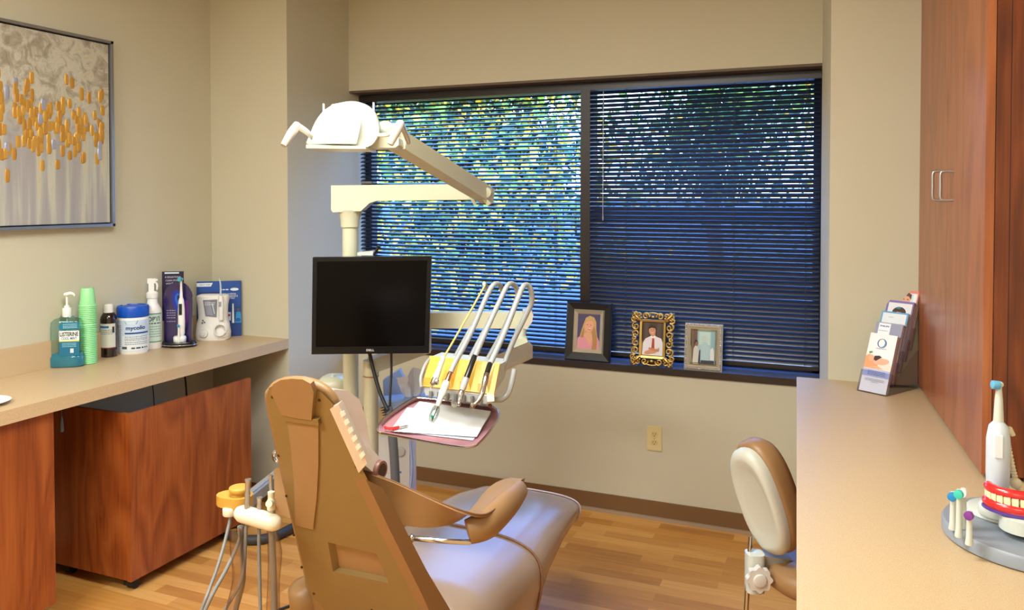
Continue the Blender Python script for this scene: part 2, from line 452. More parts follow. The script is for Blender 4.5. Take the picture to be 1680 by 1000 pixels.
# blinds -----------------------------------------------------------
m, nt, b = nodes_mat('blind_slat'); b.inputs['Base Color'].default_value = lin((24, 32, 52)); b.inputs['Roughness'].default_value = .28; b.inputs['Specular IOR Level'].default_value = .8
SLAT = m
YBL = YB + .105
def blind(x0, x1, tilt, label, wandx, cordxs, pullx=None):
    t = thing('window_blind', label, 'blind', ((x0 + x1) / 2, YBL, ZS + .02))
    ztop, zbot = ZW - .018, ZS + .035
    MB().box((x0, YBL - .016, ztop - .036), (x1, YBL + .018, ztop), .003).build('headrail', DK, t)
    mb = MB(); w = .0255; n = int((ztop - .045 - zbot) / .0213); tl = R(tilt)
    rnd = random.Random(5)
    for i in range(n):
        z = zbot + .018 + i * (ztop - .05 - zbot - .018) / (n - 1); a = tl + R(rnd.uniform(-1.5, 1.5)); dz = rnd.uniform(-.0007, .0007)
        pr = []
        for k in range(5):
            u = (k / 4 - .5) * w; c = .0022 * (1 - (k / 2 - 1) ** 2)
            pr.append((u * math.cos(a) - c * math.sin(a), u * math.sin(a) + c * math.cos(a)))
        P = [[(x0 + .004 + (x1 - x0 - .008) * q, YBL + p[0], z + p[1] + dz * (q if q < .9 else -q)) for p in pr] for q in (0, .33, .66, 1)]
        mb.grid(P, .0003)
    mb.build('slats', SLAT, t, smooth=60)
    MB().box((x0 + .003, YBL - .012, zbot - .012), (x1 - .003, YBL + .012, zbot + .006), .003).build('bottom_rail', DK, t)
    for cx in cordxs:
        c = MB(); x = onY(cx, 330, YBL).x
        for yy in (-.0135, .0135): c.cyl((x, YBL + yy, zbot), (x, YBL + yy, ztop - .03), .0007, seg=6)
        c.cyl((x + .006, YBL - .0145, zbot), (x + .006, YBL - .0145, ztop - .03), .0006, seg=6)
        c.build('ladder_cord', mat((50, 52, 62), .6), t)
    if wandx:
        a = onY(wandx, 150, YBL - .03); q = onY(wandx - 1, 355, YBL - .03)
        k = MB().tube([a, (a + q) / 2, q], .0026, 6, 1)
        k.cyl(q, q - V((0, 0, .02)), .0045, .003, seg=8)
        k.build('tilt_wand', mat((150, 150, 160), .2, spec=.8), t)
    if pullx:
        a = onY(pullx, 150, YBL - .03); q = onY(pullx, 372, YBL - .03)
        k = MB().tube([a, q], .0012, 6, 1); k.lathe([(.002, 0), (.004, -.008), (.006, -.028), (.002, -.03)], q, (0, 0, 1), 10)
        k.build('pull_cord', mat((60, 62, 72), .5), t)
    return t
blind(XR1 + .006, XM - .012, 31, 'half-open dark blue venetian blind behind the dental light, left of the mullion', None, (609, 760, 912), 945)
blind(XM + .020, RF.x - .005, 50, 'nearly closed dark venetian blind behind the three photo frames, right of the mullion', 990, (1027, 1204, 1322))

# ------------------------------------------------------------------ outside: ground and trees
struct(MB().box((-900, YOUT + .3, -3.3), (900, 2500, -3.2)).build('ground', mat((74, 78, 88), .9, noise=.2, scale=.4), smooth=0))
LEAVES = [mat((58, 96, 34), .55), mat((124, 150, 48), .55), mat((226, 178, 44), .55), mat((34, 66, 34), .6)]
def tree(loc, crown, rad, n, label, wts, seed):
    rnd = random.Random(seed); L = V(loc)
    t = thing('leafy_tree', label, 'tree', loc)
    tk = MB(); c = V(crown)
    tk.tube([L, L + V((.1, 0, 1.6)), V((c.x, c.y, c.z - rad[2] * .5)), c + V((0, 0, rad[2] * .6))], [.17, .13, .1, .02], 10)
    mb = MB()
    br = []
    for k in range(26):
        d = V((rnd.uniform(-1, 1), rnd.uniform(-1, 1), rnd.uniform(-.8, 1))); d = V((d.x * rad[0], d.y * rad[1], d.z * rad[2])) * .85
        st = V((c.x, c.y, c.z - rad[2] * .6 + rnd.random() * rad[2])); br.append((st, c + d))
        tk.tube([st, (st + c + d) / 2 + V((0, 0, .12)), c + d], [.035, .022, .006], 6, 3)
    tk.build('trunk', mat((72, 60, 50), .8, noise=.2), t)
    for k in range(n):
        st, en = rnd.choice(br); q = rnd.uniform(.15, 1.1)
        p = st.lerp(en, q) + V((rnd.gauss(0, .3), rnd.gauss(0, .3), rnd.gauss(0, .24)))
        d = V((rnd.uniform(-1, 1), rnd.uniform(-1, 1), rnd.uniform(-1, .3))).normalized(); s_ = d.orthogonal().normalized()
        s_ = (Matrix.Rotation(rnd.uniform(0, 6.3), 3, d) @ s_)
        l = rnd.uniform(.06, .115); w_ = l * .42
        mb.m(rnd.choices(LEAVES, wts)[0])
        mid = p + d * l * .5 + s_.cross(d) * l * .08
        mb.face([mb.v(p), mb.v(mid + s_ * w_), mb.v(p + d * l), mb.v(mid - s_ * w_)])
    mb.build('foliage', None, t, smooth=0)
tree((-3.6, 7.2, -3.2), (-3.45, 7.2, 1.7), (1.55, .9, 1.8), 16000, 'yellow and green leafy tree outside the half-open left blind', (3, 4, 4.5, 2.4), 1)
tree((-1.5, 11.5, -3.2), (-1.75, 11.5, 2.3), (1.5, 1.0, 1.9), 6000, 'sparse dark green tree outside, against the pale sky by the mullion', (3, 1, .4, 3), 2)
tree((1.0, 7.4, -3.2), (.55, 7.4, 2.6), (1.5, .9, 1.5), 9000, 'leafy tree outside behind the nearly closed right blind', (3, 3, 1.6, 2.4), 3)

# ================================================================== LEFT SIDE
# ------------------------------------------------------------------ canvas painting
XPN = XL + .04
pr_t, pr_b = onX(186, 68, XPN), onX(184, 371, XPN)
py1 = pr_t.y; pz1, pz0 = pr_t.z, pr_b.z; py0 = py1 - 1.15
paint = thing('framed_canvas_painting', 'large abstract canvas of gold dabs on grey, thin silver frame, left wall', 'painting', (XL, (py0 + py1) / 2, pz0))
fr = MB(); d = .012
for a, c in (((XL + .001, py1 - d, pz0), (XPN, py1, pz1)), ((XL + .001, py0, pz0), (XPN, py0 + d, pz1)), ((XL + .001, py0, pz0), (XPN, py1, pz0 + d)), ((XL + .001, py0, pz1 - d), (XPN, py1, pz1))):
    fr.box(a, c, .002)
fr.m(mat((150, 152, 156), .3, .7))
fr.build('frame', mat((150, 152, 156), .3, .7), paint)
MB().box((XL + .001, py0 + .01, pz0 + .01), (XL + .012, py1 - .01, pz1 - .01)).build('backing', BLACK, paint)
m, nt, b = nodes_mat('painted_canvas')
tc = nt.nodes.new('ShaderNodeTexCoord'); sp = nt.nodes.new('ShaderNodeSeparateXYZ'); nt.links.new(tc.outputs['Object'], sp.inputs[0])
n1 = nt.nodes.new('ShaderNodeTexNoise'); n1.inputs['Scale'].default_value = 16; n1.inputs['Detail'].default_value = 10; n1.inputs['Roughness'].default_value = .68; n1.inputs['Distortion'].default_value = 1.0
nt.links.new(tc.outputs['Object'], n1.inputs[0])
mp = nt.nodes.new('ShaderNodeMapping'); mp.inputs['Scale'].default_value = (1, 14, .8); nt.links.new(tc.outputs['Object'], mp.inputs[0])
n2 = nt.nodes.new('ShaderNodeTexNoise'); n2.inputs['Scale'].default_value = 1.6; n2.inputs['Detail'].default_value = 4; nt.links.new(mp.outputs[0], n2.inputs[0])
r1 = ramp(nt, [(.34, (142, 134, 118)), (.46, (166, 160, 142)), (.56, (192, 192, 178)), (.68, (184, 170, 136))]); nt.links.new(n1.outputs['Fac'], r1.inputs[0])
r2 = ramp(nt, [(.3, (150, 150, 150)), (.5, (162, 161, 160)), (.62, (184, 188, 172)), (.75, (198, 172, 122))]); nt.links.new(n2.outputs['Fac'], r2.inputs[0])
mr = nt.nodes.new('ShaderNodeMapRange'); H = pz1 - pz0
mr.inputs['From Min'].default_value = H * .42; mr.inputs['From Max'].default_value = H * .66; nt.links.new(sp.outputs['Z'], mr.inputs[0])
mx = nt.nodes.new('ShaderNodeMix'); mx.data_type = 'RGBA'; nt.links.new(mr.outputs[0], mx.inputs[0]); nt.links.new(r2.outputs[0], mx.inputs[6]); nt.links.new(r1.outputs[0], mx.inputs[7])
nt.links.new(mx.outputs[2], b.inputs['Base Color']); b.inputs['Roughness'].default_value = .6
bp = nt.nodes.new('ShaderNodeBump'); bp.inputs['Strength'].default_value = .5; bp.inputs['Distance'].default_value = .004
nt.links.new(n1.outputs['Fac'], bp.inputs['Height']); nt.links.new(bp.outputs[0], b.inputs['Normal'])
XC = XPN - .012
dm = MB().m(m).box((XL + .012, py0 + d + .006, pz0 + d + .006), (XC, py1 - d - .006, pz1 - d - .006))
rnd = random.Random(12)
G1, G2 = mat((200, 152, 62), .4, .2), mat((184, 136, 54), .5, .15); S1 = mat((160, 164, 184), .4, .2)
for k in range(330):
    y = rnd.uniform(py0 + .05, py1 - .05); q = rnd.gauss(0, 1)
    zc = pz0 + H * .53; z = zc + q * H * .10 - .01
    if z < pz0 + .2 * H: continue
    u = rnd.random(); mm = S1 if u < .12 else (G1 if u < .6 else G2)
    w_, h_, th = rnd.uniform(.0095, .0125), rnd.uniform(.019, .029), rnd.uniform(.001, .004)
    dm.m(mm); pts = []
    for j in range(10):
        a = 2 * math.pi * j / 10; ca, sa = math.cos(a), math.sin(a)
        pts.append((XC, y + w_ * math.copysign(abs(ca) ** .5, ca), z + h_ * math.copysign(abs(sa) ** .6, sa)))
    A = [dm.v(p) for p in pts]; B = [dm.v((XC + th, y + (p[1] - y) * .72, z + (p[2] - z) * .8)) for p in pts]
    dm.face(B)
    for j in range(10): dm.face([A[j], A[(j + 1) % 10], B[(j + 1) % 10], B[j]])
dm.build('canvas', None, paint, smooth=30)

# ------------------------------------------------------------------ long worktop, cabinets under it
XF = XR1                                       # front edge, flush with the pier's corner
ZC = onX(471, 556, XF).z
ZU = ZC - .048
wt = MB().box((XL + .0005, .35, ZU), (XF, YP - .0005, ZC), .004).build('worktop', LAMINATE)
tag(wt, 'long beige speckled laminate worktop along the left wall, below the painting', 'worktop')
hbs = onX(324, 516, XL + .02).z
tag(MB().box((XL + .0005, .35, ZC + .0003), (XL + .02, YP - .0005, hbs), .002).build('backsplash', LAMINATE), 'low beige laminate backsplash strip behind the bottles on the left wall', 'backsplash')
# base cabinet at the near end
ye = onX(88, 690, XF - .025).y
bc = thing('base_cabinet', 'cherry laminate base cabinet under the near end of the left worktop', 'cabinet', (XF - .25, (ye + .4) / 2, 0))
MB().box((XL + .01, .4, .1), (XF - .045, ye - .004, ZU - .001)).box((XL + .01, .45, 0), (XF - .11, ye - .02, .1)).build('body', CHERRY, bc)
MB().box((XF - .045, ye - .66, .1), (XF - .025, ye, ZU - .004), .0015).build('door', CHERRY, bc)
MB().box((XF - .045, .4, .1), (XF - .025, ye - .664, ZU - .004), .0015).build('door', CHERRY, bc)

# computer cabinet on casters
XB = XF + .012
A = onX(215, 955, XB); zt_, zb_ = onX(212, 680, XB).z, A.z
y0b, y1b = A.y, onX(412, 700, XB).y
pcx = XB - .44
pc = thing('rolling_cabinet', 'open-topped cherry laminate box cabinet on black casters, tucked below the worktop', 'cabinet', ((XB + pcx) / 2, (y0b + y1b) / 2, 0))
MB().box((XB - .019, y0b, zb_), (XB, y1b, zt_), .0015).build('front_panel', CHERRY, pc)
DCH = wood((84, 32, 10), (120, 50, 20), (140, 66, 30), name='cherry_side')
MB().box((pcx, y0b + .003, zb_ + .001), (XB - .019, y0b + .022, zt_ - .001), .001).build('side_panel', CHERRY, pc)
MB().box((pcx, y1b - .022, zb_ + .001), (XB - .019, y1b - .003, zt_ - .22), .001).build('side_panel', CHERRY, pc)
MB().box((pcx, y0b + .022, zb_), (XB - .019, y1b - .022, zb_ + .02)).build('bottom_shelf', CHERRY, pc)
for cx_, cy_ in ((XB - .045, y0b + .05), (XB - .045, y1b - .06), (pcx + .05, y0b + .05), (pcx + .05, y1b - .06)):
    k = MB(); r_ = (zb_ - .016) / 2
    for s_ in (-.012, .012): k.cyl((cx_ + s_ - .008, cy_, r_), (cx_ + s_ + .008, cy_, r_), r_, seg=20, bevel=.003)
    k.box((cx_ - .018, cy_ - .018, zb_ - .012), (cx_ + .018, cy_ + .018, zb_), .002)
    k.box((cx_ - .022, cy_ - .026, r_), (cx_ + .022, cy_ + .012, zb_ - .008), .006)
    k.build('caster', RUBBER, pc)
# cords hanging behind it and the tassel
def hang(px, y0, y1, name, label, w, dx_=6):
    a = onX(px, y0, XL + .1); a = V((XL + .12, onX(px, y0, XL + .12).y, ZU)); yy = a.y
    k = MB().tube([a, a + V((0, .012, -.06)), a + V((.01, .03, -.13)), a + V((.02, .035, -.4))], w, 8)
    o = k.build(name, BLACK); return tag(o, label, 'cable', None)
hang(240, 640, 660, 'hanging_cable', 'thin black cord hanging down into the open-topped rolling cabinet, nearer of two', .0022)
hang(294, 620, 650, 'hanging_cable', 'thicker black cord hanging by the pier behind the rolling cabinet', .004)
a = onX(101, 680, XF - .05); a.z = ZU
k = MB().tube([a, a - V((0, 0, .04))], .0012, 6, 1).lathe([(.002, 0), (.005, -.01), (.008, -.05), (.006, -.055)], a - V((0, 0, .04)), (0, 0, 1), 12)
tag(k.build('cord_tassel', mat((60, 58, 56), .5)), 'small grey tassel hanging from under the worktop beside the base cabinet', 'tassel')

# ------------------------------------------------------------------ things on the left worktop
def place(px, py, z): 
    p = onZ(px, py, z); return p, depth(p) / F        # point and metres per pixel there

# paper dish, just inside the frame
p, q = place(-26, 664, ZC)
o = MB().lathe([(.03, 0), (.055, .002), (.078, .014), (.08, .014), (.056, 0.0045), (.001, .003)], seg=40).build('paper_plate', mat((228, 230, 228), .5))
o.location = p; tag(o, 'white round paper plate at the near end of the left worktop', 'plate')

# mouthwash pump bottle
p, q = place(111, 600, ZC)
mw = thing('mouthwash_bottle', 'big clear pump bottle with a little blue-green mouthwash left, nearest the painting', 'bottle', p, FACE + R(14))
def rrect(wx, wy, z, n=24, e=.45):
    return [(wx * math.copysign(abs(math.cos(a)) ** e, math.cos(a)), wy * math.copysign(abs(math.sin(a)) ** e, math.sin(a)), z) for a in [2 * math.pi * i / n for i in range(n)]]
hw, dp = 26 * q, 15 * q
prof = [(0, .94), (.003, 1), (.03, 1.0), (.034, .97), (.038, .90), (.125, .90), (.142, .86), (.150, .72), (.153, .4), (.158, .36)]
mw.scale = (1, 1, 1.32)
m_cl = glassy((214, 236, 236), .10, 'clear_plastic')
MB().rings([rrect(hw * s_, dp * (s_ if s_ > .6 else s_ * 1.5), z) for z, s_ in prof]).build('bottle_body', m_cl, mw, local=True)
liq = mat((8, 128, 156), .12, spec=.7)
MB().rings([rrect(hw * s_ * .97, dp * s_ * .95, z) for z, s_ in [(.0015, .95), (.004, 1), (.03, 1), (.034, .97), (.038, .9), (.044, .9)]]).build('mouthwash', liq, mw, local=True)
mb = MB(); P = Panel(mb, (0, -dp * .92 - .0008, 0)); u = q / 1.32; xa, xb = -.32 * hw, .82 * hw; xm = (xa + xb) / 2; wl = xb - xa
P.rect(xa, 19 * u, xb, 44 * u, (10, 104, 138)).rect(xa, 44 * u, xb, 60 * u, (234, 238, 234)).rect(xa, 42.4 * u, xb, 44 * u, (228, 206, 60))
P.poly([(xa, 62 * u), (xb, 62 * u), (xb, 74 * u), (xa + 6 * u, 74 * u), (xa, 69 * u)], (8, 116, 146))
P.text('LISTERINE', xm, 54.5 * u, 7 * u, (26, 30, 40), width=wl * .92, bold=.03).text('COOL MINT', xm, 47.6 * u, 4.4 * u, (8, 92, 130), width=wl * .78, bold=.02)
P.lines(xa + wl * .2, xb - wl * .1, [70 * u, 67 * u, 64.5 * u], 1.1 * u, (170, 214, 220)).lines(xa + wl * .15, xb - wl * .15, [39 * u, 36.5 * u, 34 * u], 1 * u, (150, 210, 222)).rect(xm + wl * .05, 24 * u, xm + wl * .22, 31 * u, (200, 216, 220))
mb.build('label', None, mw, smooth=0, local=True)
MB().cyl((0, 0, .02), (0, 0, .16), .003, seg=10).build('dip_tube', mat((190, 220, 222), .3), mw, local=True)
k = MB().lathe([(.0165, .157), (.0175, .159), (.0175, .183), (.0165, .185), (.011, .186), (.010, .192), (.0045, .194), (.0042, .222), (.009, .223), (.0125, .227), (.0125, .230), (.007, .234)], seg=28)
k.tube([(0, 0, .229), (.014, 0, .231), (.026, 0, .228), (.029, 0, .222)], [.006, .0055, .0042, .003], 10)
k.build('pump_head', WHITE, mw, local=True)

# stacked mint-green cups
p, q = place(145, 595, ZC)
CUP = mat((150, 224, 156), .35, sub=.1)
def cup_mesh(name):
    k = MB(); rb, rt, h = 9.6 * q, 13.2 * q, 30 * q
    k.rings([[(r * math.cos(a), r * math.sin(a), z) for a in [2 * math.pi * i / 28 for i in range(28)]] for r, z in
             [(.001, .001), (rb - .001, .0005), (rb, .002), (rt * .90, h * .78), (rt * .925, h * .79), (rt * .955, h - .0030), (rt + .0012, h - .0026), (rt + .0016, h - .0012), (rt + .0006, h + .0002), (rt - .0006, h - .001), (rt * .9, h * .8), (rb - .0008, .0035), (.001, .003)]])
    return k.build(name, CUP)
c0 = cup_mesh('plastic_cup')
# the cups stand upside down: mouth down
hcup = 30 * q
zs = [i * 2.95 * q for i in range(22)] + [66.5 * q + i * 2.95 * q for i in range(9)] 
zs = [ZC + z for z in zs]
for i, z in enumerate(zs + [zs[-1] + 3.0 * q]):
    c = c0 if i == 0 else c0.copy()
    if i: COL.objects.link(c)
    c.location = (p.x, p.y, z + hcup + .0014); c.rotation_euler = (math.pi, 0, i * .4)
    if i == 0: tag(c, 'mint-green plastic cup at the very bottom of the tall stack', 'cup')
    elif i == len(zs): tag(c, 'mint-green plastic cup on the very top of the tall stack, showing its whole side', 'cup')
    elif i < 22: tag(c, 'mint-green plastic cup nested in the lower half of the tall stack', 'cup', 'cups nested in the lower half of the stack')
    else: tag(c, 'mint-green plastic cup nested in the upper half of the tall stack', 'cup', 'cups nested in the upper half of the stack')

def cyl_item(name, label, cat, px, py, rz=0):
    p, q = place(px, py, ZC)
    return thing(name, label, cat, p, FACE + R(10) + rz), q
# dark bottle
t, q = cyl_item('brown_bottle', 'small dark brown bottle with a white screw cap and white label', 'bottle', 179, 584)
r_ = 12.6 * q
MB().lathe([(r_ * .9, 0), (r_, .002), (r_, 61 * q), (r_ * .93, 66 * q), (r_ * .7, 71 * q), (r_ * .5, 73 * q), (r_ * .5, 76 * q)], seg=32).build('bottle_body', mat((38, 20, 14), .12, spec=.7), t, local=True)
MB().lathe([(r_ * .58, 72 * q), (r_ * .56, 84 * q), (r_ * .44, 85 * q), (r_ * .42, 86 * q)], seg=28).build('screw_cap', WHITE, t, local=True)
mb = MB(); P = Panel(mb, radius=r_, k0=2); a = r_ * 1.15
P.rect(-a, 15 * q, a, 55 * q, (206, 208, 196)).rect(-a * .9, 48 * q, a * .25, 51.5 * q, (40, 110, 170)).lines(-a * .85, a * .7, [44 * q, 41 * q, 38 * q], 1.2 * q, (120, 130, 130)).rect(-a, 15 * q, a, 16.3 * q, (150, 40, 40)).rect(a * .6, 40 * q, a * .85, 50 * q, (40, 44, 50))
mb.build('label', None, t, smooth=60, local=True)
# wipes canister
t, q = cyl_item('wipes_canister', 'white canister of cleaning wipes with a bright blue lid', 'canister', 219, 577)
r_ = 24 * q
MB().lathe([(r_ * .93, 0), (r_ * .99, 3 * q), (r_, 6 * q), (r_, 58 * q), (r_ * .97, 60 * q), (r_ * .95, 62 * q)], seg=48).build('canister_body', WHITE, t, local=True)
MB().lathe([(r_ * 1.0, 59 * q), (r_ * 1.02, 60 * q), (r_ * 1.02, 74 * q), (r_ * .97, 77 * q), (r_ * .8, 77.5 * q), (r_ * .78, 76 * q)], seg=48).build('lid', mat((18, 82, 190), .35), t, local=True)
mb = MB(); P = Panel(mb, radius=r_, k0=2); a = r_ * 1.35
P.rect(-a, 5 * q, a, 55 * q, (196, 214, 232)).rect(-a, 6 * q, a, 30 * q, (222, 228, 230)).rect(-a * .2, 33 * q, a, 35.5 * q, (30, 60, 130)).rect(-a * .95, 10 * q, -a * .35, 50 * q, (214, 224, 232))
P.poly([(-a * .22, 54 * q), (a * .42, 54 * q), (a * .34, 49 * q), (-a * .12, 49 * q)], (24, 40, 92)).text('medi', a * .1, 51.5 * q, 3 * q, (240, 240, 240), width=12 * q)
P.text('mycolio', a * .32, 42 * q, 8.5 * q, (22, 48, 120), width=30 * q, bold=.03)
P.lines(-a * .2, a * .9, [28 * q, 25 * q, 22.5 * q, 19 * q, 16 * q], 1.1 * q, (120, 132, 150)).lines(-a * .9, -a * .38, [(46 - 3 * i) * q for i in range(12)], 1 * q, (120, 136, 160)).rect(-a * .35, 9 * q, -a * .1, 13 * q, (70, 80, 90)).lines(a * .1, a * .9, [9 * q], 2.4 * q, (60, 70, 90))
mb.build('label', None, t, smooth=60, local=True)
# spray bottle
t, q = cyl_item('spray_bottle', 'white trigger spray bottle with a pale green label, behind the wipes canister', 'bottle', 251, 570)
r_ = 14.5 * q
MB().lathe([(r_ * .92, 0), (r_, 2.5 * q), (r_, 58 * q), (r_ * .93, 64 * q), (r_ * .7, 70 * q), (r_ * .56, 74 * q), (r_ * .52, 84 * q)], seg=36).build('bottle_body', WHITE, t, local=True)
k = MB().lathe([(r_ * .62, 82 * q), (r_ * .64, 84 * q), (r_ * .64, 90 * q), (r_ * .5, 92 * q), (r_ * .4, 93 * q)], seg=24)
k.box((-5 * q, -4 * q, 92 * q), (3.5 * q, 4 * q, 110 * q), 2 * q).box((-7 * q, -3.4 * q, 106 * q), (6 * q, 3.4 * q, 114 * q), 2.4 * q)
k.cyl((5 * q, 0, 111 * q), (8.5 * q, 0, 111 * q), 2.2 * q, seg=12)
k.build('spray_head', WHITE, t, local=True)
MB().tube([(4 * q, 0, 108 * q), (7.5 * q, 0, 103 * q), (7 * q, 0, 95 * q)], [2 * q, 1.7 * q, 1.3 * q], 10).build('trigger', WHITE, t, local=True)
mb = MB(); P = Panel(mb, radius=r_, k0=2); a = r_ * 1.3
P.rect(-a, 11 * q, a, 58 * q, (196, 220, 208)).rect(-a, 11 * q, a, 12.4 * q, (40, 130, 100)).rect(-a, 56.5 * q, a, 58 * q, (40, 130, 100)).text('OPTI', r_ * .35, 49 * q, 7.5 * q, (38, 60, 62), width=18 * q, bold=.02)
P.lines(-a * .6, a * .9, [41 * q], 1.8 * q, (40, 60, 60)).lines(-a * .8, a * .9, [36 * q, 32 * q, 28 * q, 24 * q, 20 * q], 1 * q, (110, 140, 130))
mb.build('label', None, t, smooth=60, local=True)

# toothbrush display on its black stand
p, q = place(294, 568, ZC)
t = thing('toothbrush_display', 'electric toothbrush standing upright before a purple arched backing on a black round base', 'toothbrush', p, FACE + R(6))
k = MB().m(mat((20, 18, 22), .25)).lathe([(26 * q, 0), (28 * q, 1.5 * q), (28 * q, 7 * q), (26.5 * q, 9 * q), (.001, 9.2 * q)], seg=48, sy=.62)
k.build('display_base', None, t, local=True)
MB().lathe([(28.2 * q, 3.5 * q), (28.5 * q, 4 * q), (28.2 * q, 4.6 * q)], seg=48, sy=.62).build('chrome_trim', CHROME, t, local=True)
arch = []
W_ = 23 * q
for i in range(17):
    a = math.pi * i / 16; arch.append((-3 * q + W_ * math.cos(a), 6 * q, (78 + 28 * math.sin(a)) * q))
arch = [(-3 * q + W_ * .92, 6 * q, 9 * q)] + arch + [(-3 * q - W_ * .92, 6 * q, 9 * q)]
k = MB().prism(arch, (0, 2.5 * q, 0), .6 * q); k.m(mat((34, 20, 78), .15, spec=.8)); [setattr(f, 'material_index', 0) for f in k.bm.faces]
P = Panel(k, (-3 * q, 6 * q - .0003, 0))
P.ell(1 * q, 72 * q, 10 * q, 21 * q, (24, 40, 150), rot=.25).ell(2 * q, 74 * q, 6 * q, 13 * q, (16, 96, 196), rot=.25).ell(3 * q, 76 * q, 3.4 * q, 8 * q, (30, 28, 90), rot=.4).ell(11 * q, 50 * q, 5 * q, 26 * q, (90, 30, 120), rot=-.1)
P.lines(-18 * q, -4 * q, [58 * q, 54 * q, 50 * q, 46 * q, 40 * q], 1.2 * q, (150, 150, 190))
k.build('arched_backing', None, t, smooth=30, local=True)
k = MB().lathe([(9.5 * q, 9 * q), (10 * q, 10 * q), (10 * q, 16 * q), (8.5 * q, 18 * q), (3 * q, 18.5 * q)], (2 * q, -3 * q, 0), seg=28)
k.build('charging_dock', WHITE, t, local=True)
o_ = (5 * q, -3.5 * q, 0)
k = MB().lathe([(3.5 * q, 18 * q), (5 * q, 22 * q), (5.5 * q, 40 * q), (5.3 * q, 62 * q), (4.2 * q, 76 * q), (3 * q, 80 * q)], o_, (.0, 0, 1), 20)
k.build('toothbrush_handle', WHITE, t, local=True)
MB().box((2.4 * q, -10 * q, 54 * q), (7.2 * q, -7.6 * q, 70 * q), 1.1 * q).lathe([(1, 0)], o_).build('control_panel', mat((24, 24, 30), .2), t, local=True) if False else MB().box((2.6 * q, -9.6 * q, 53 * q), (7.4 * q, -7.8 * q, 71 * q), .8 * q).build('control_panel', mat((24, 24, 30), .2), t, local=True)
MB().lathe([(2.6 * q, 79 * q), (2.2 * q, 88 * q), (1.6 * q, 100 * q), (1.8 * q, 108 * q), (3 * q, 110 * q), (3 * q, 112 * q), (1 * q, 113.5 * q)], o_, (0, 0, 1), 14).build('brush_neck', WHITE, t, local=True)
MB().cyl((5 * q, -5 * q, 111 * q), (4 * q, -11 * q, 111 * q), 3.2 * q, seg=14).build('bristle_head', mat((60, 170, 190), .6), t, local=True)
k = MB().lathe([(1.8 * q, 0), (2.4 * q, 3 * q), (1.3 * q, 18 * q), (1.5 * q, 24 * q), (2.4 * q, 26 * q), (2 * q, 29 * q)], (3 * q, -12 * q, 9 * q), (0, 0, 1), 12)
k.build('spare_brush_head', WHITE, t, local=True)
MB().ell((3 * q, -14 * q, 36 * q), (2.4 * q, 1.6 * q, 2.4 * q), seg=12, n=8).build('blue_bristles', mat((40, 140, 200), .6), t, local=True)

# dark leaflet card behind it
p = onX(284, 560, XL + .052); p.z = ZC; q = depth(p) / F
t = thing('display_card', 'tall dark purple advertising card with white capitals, behind the arched toothbrush display', 'card', p, FACE + R(14))
k = MB().m(mat((30, 22, 62), .3)).box((-16 * q, 0, 0), (17 * q, 4 * q, 118 * q), .5 * q)
P = Panel(k, (0, 0, 0))
P.text('A SENSATIONAL', 1 * q, 109 * q, 2.8 * q, (220, 216, 232), width=25 * q).text('CLEAN STARTS', 1 * q, 103.5 * q, 2.8 * q, (220, 216, 232), width=23 * q).text('WITH', -6 * q, 98.3 * q, 2.6 * q, (220, 216, 232), width=8 * q)
P.text('iO', 10 * q, 98.5 * q, 3 * q, (250, 250, 250), width=5 * q).rect(-1 * q, 97 * q, 6 * q, 100 * q, (235, 235, 245)).rect(-12 * q, 114.5 * q, 10 * q, 117 * q, (200, 220, 235))
k.build('printed_card', None, t, smooth=0, local=True)

# water flosser
p, q = place(350, 556, ZC)
t = thing('water_flosser', 'white water flosser with a grey see-through tank and coiled hose', 'flosser', p, FACE + R(4))
secs = [(0, 25, 14), (2, 27, 15), (12, 27.5, 15), (26, 25.5, 14), (36, 22.5, 13), (56, 23.5, 13), (68, 25.5, 14), (72, 25, 13.5), (74, 20, 10)]
MB().rings([[(x * q, y * q, z * q) for x, y, _ in rrect(a, b_, 0, 32, .6)] for z, a, b_ in secs]).build('housing', WHITE, t, smooth=50, local=True)
k = MB().m(mat((124, 132, 146), .12, spec=.7)); P = Panel(k, (0, -13.8 * q, 0))
P.poly([(-12 * q, 66 * q), (11 * q, 67 * q), (9.5 * q, 38 * q), (-8 * q, 40 * q)], (120, 126, 138), .12).poly([(-10.5 * q, 64.5 * q), (-1 * q, 65 * q), (4 * q, 41 * q), (-6 * q, 42 * q)], (148, 152, 166), .12).lines(-9 * q, 7 * q, [61 * q, 58 * q], 1 * q, (220, 222, 228)).poly([(2 * q, 60 * q), (3.6 * q, 60.4 * q), (7 * q, 44 * q), (5.6 * q, 43.6 * q)], (206, 210, 216), .2)
k.build('water_tank', None, t, smooth=0, local=True)
MB().cyl((-10 * q, -15 * q, 12 * q), (-10 * q, -18.5 * q, 12 * q), 6.5 * q, 6 * q, seg=26, bevel=.6 * q).cyl((-10 * q, -18 * q, 12 * q), (-10 * q, -19.5 * q, 12 * q), 3.4 * q, 3 * q, seg=20).build('pressure_knob', mat((224, 224, 220), .3), t, local=True)
k = MB()
for i, (a, b_) in enumerate(((-12, 33), (-9.5, 30), (-13, 29))): k.ell((a * q, -14.6 * q, b_ * q), (1.5 * q, .8 * q, 1.5 * q), seg=10, n=6)
k.build('buttons', mat((110, 116, 124), .4), t, local=True)
pts = []
for i in range(60):
    a = i * .42; r_ = (10.5 - .03 * i) * q
    pts.append((17 * q + r_ * math.cos(a), -(17 + i * .09) * q, 18 * q + r_ * 1.05 * math.sin(a)))
MB().tube(pts, .85 * q, 8, 1).build('coiled_hose', mat((226, 226, 222), .35), t, local=True)
k = MB().tube([(17 * q, -15.5 * q, 34 * q), (17.5 * q, -16.5 * q, 54 * q), (17 * q, -16.5 * q, 73 * q)], [3.4 * q, 4.2 * q, 3.6 * q], 14)
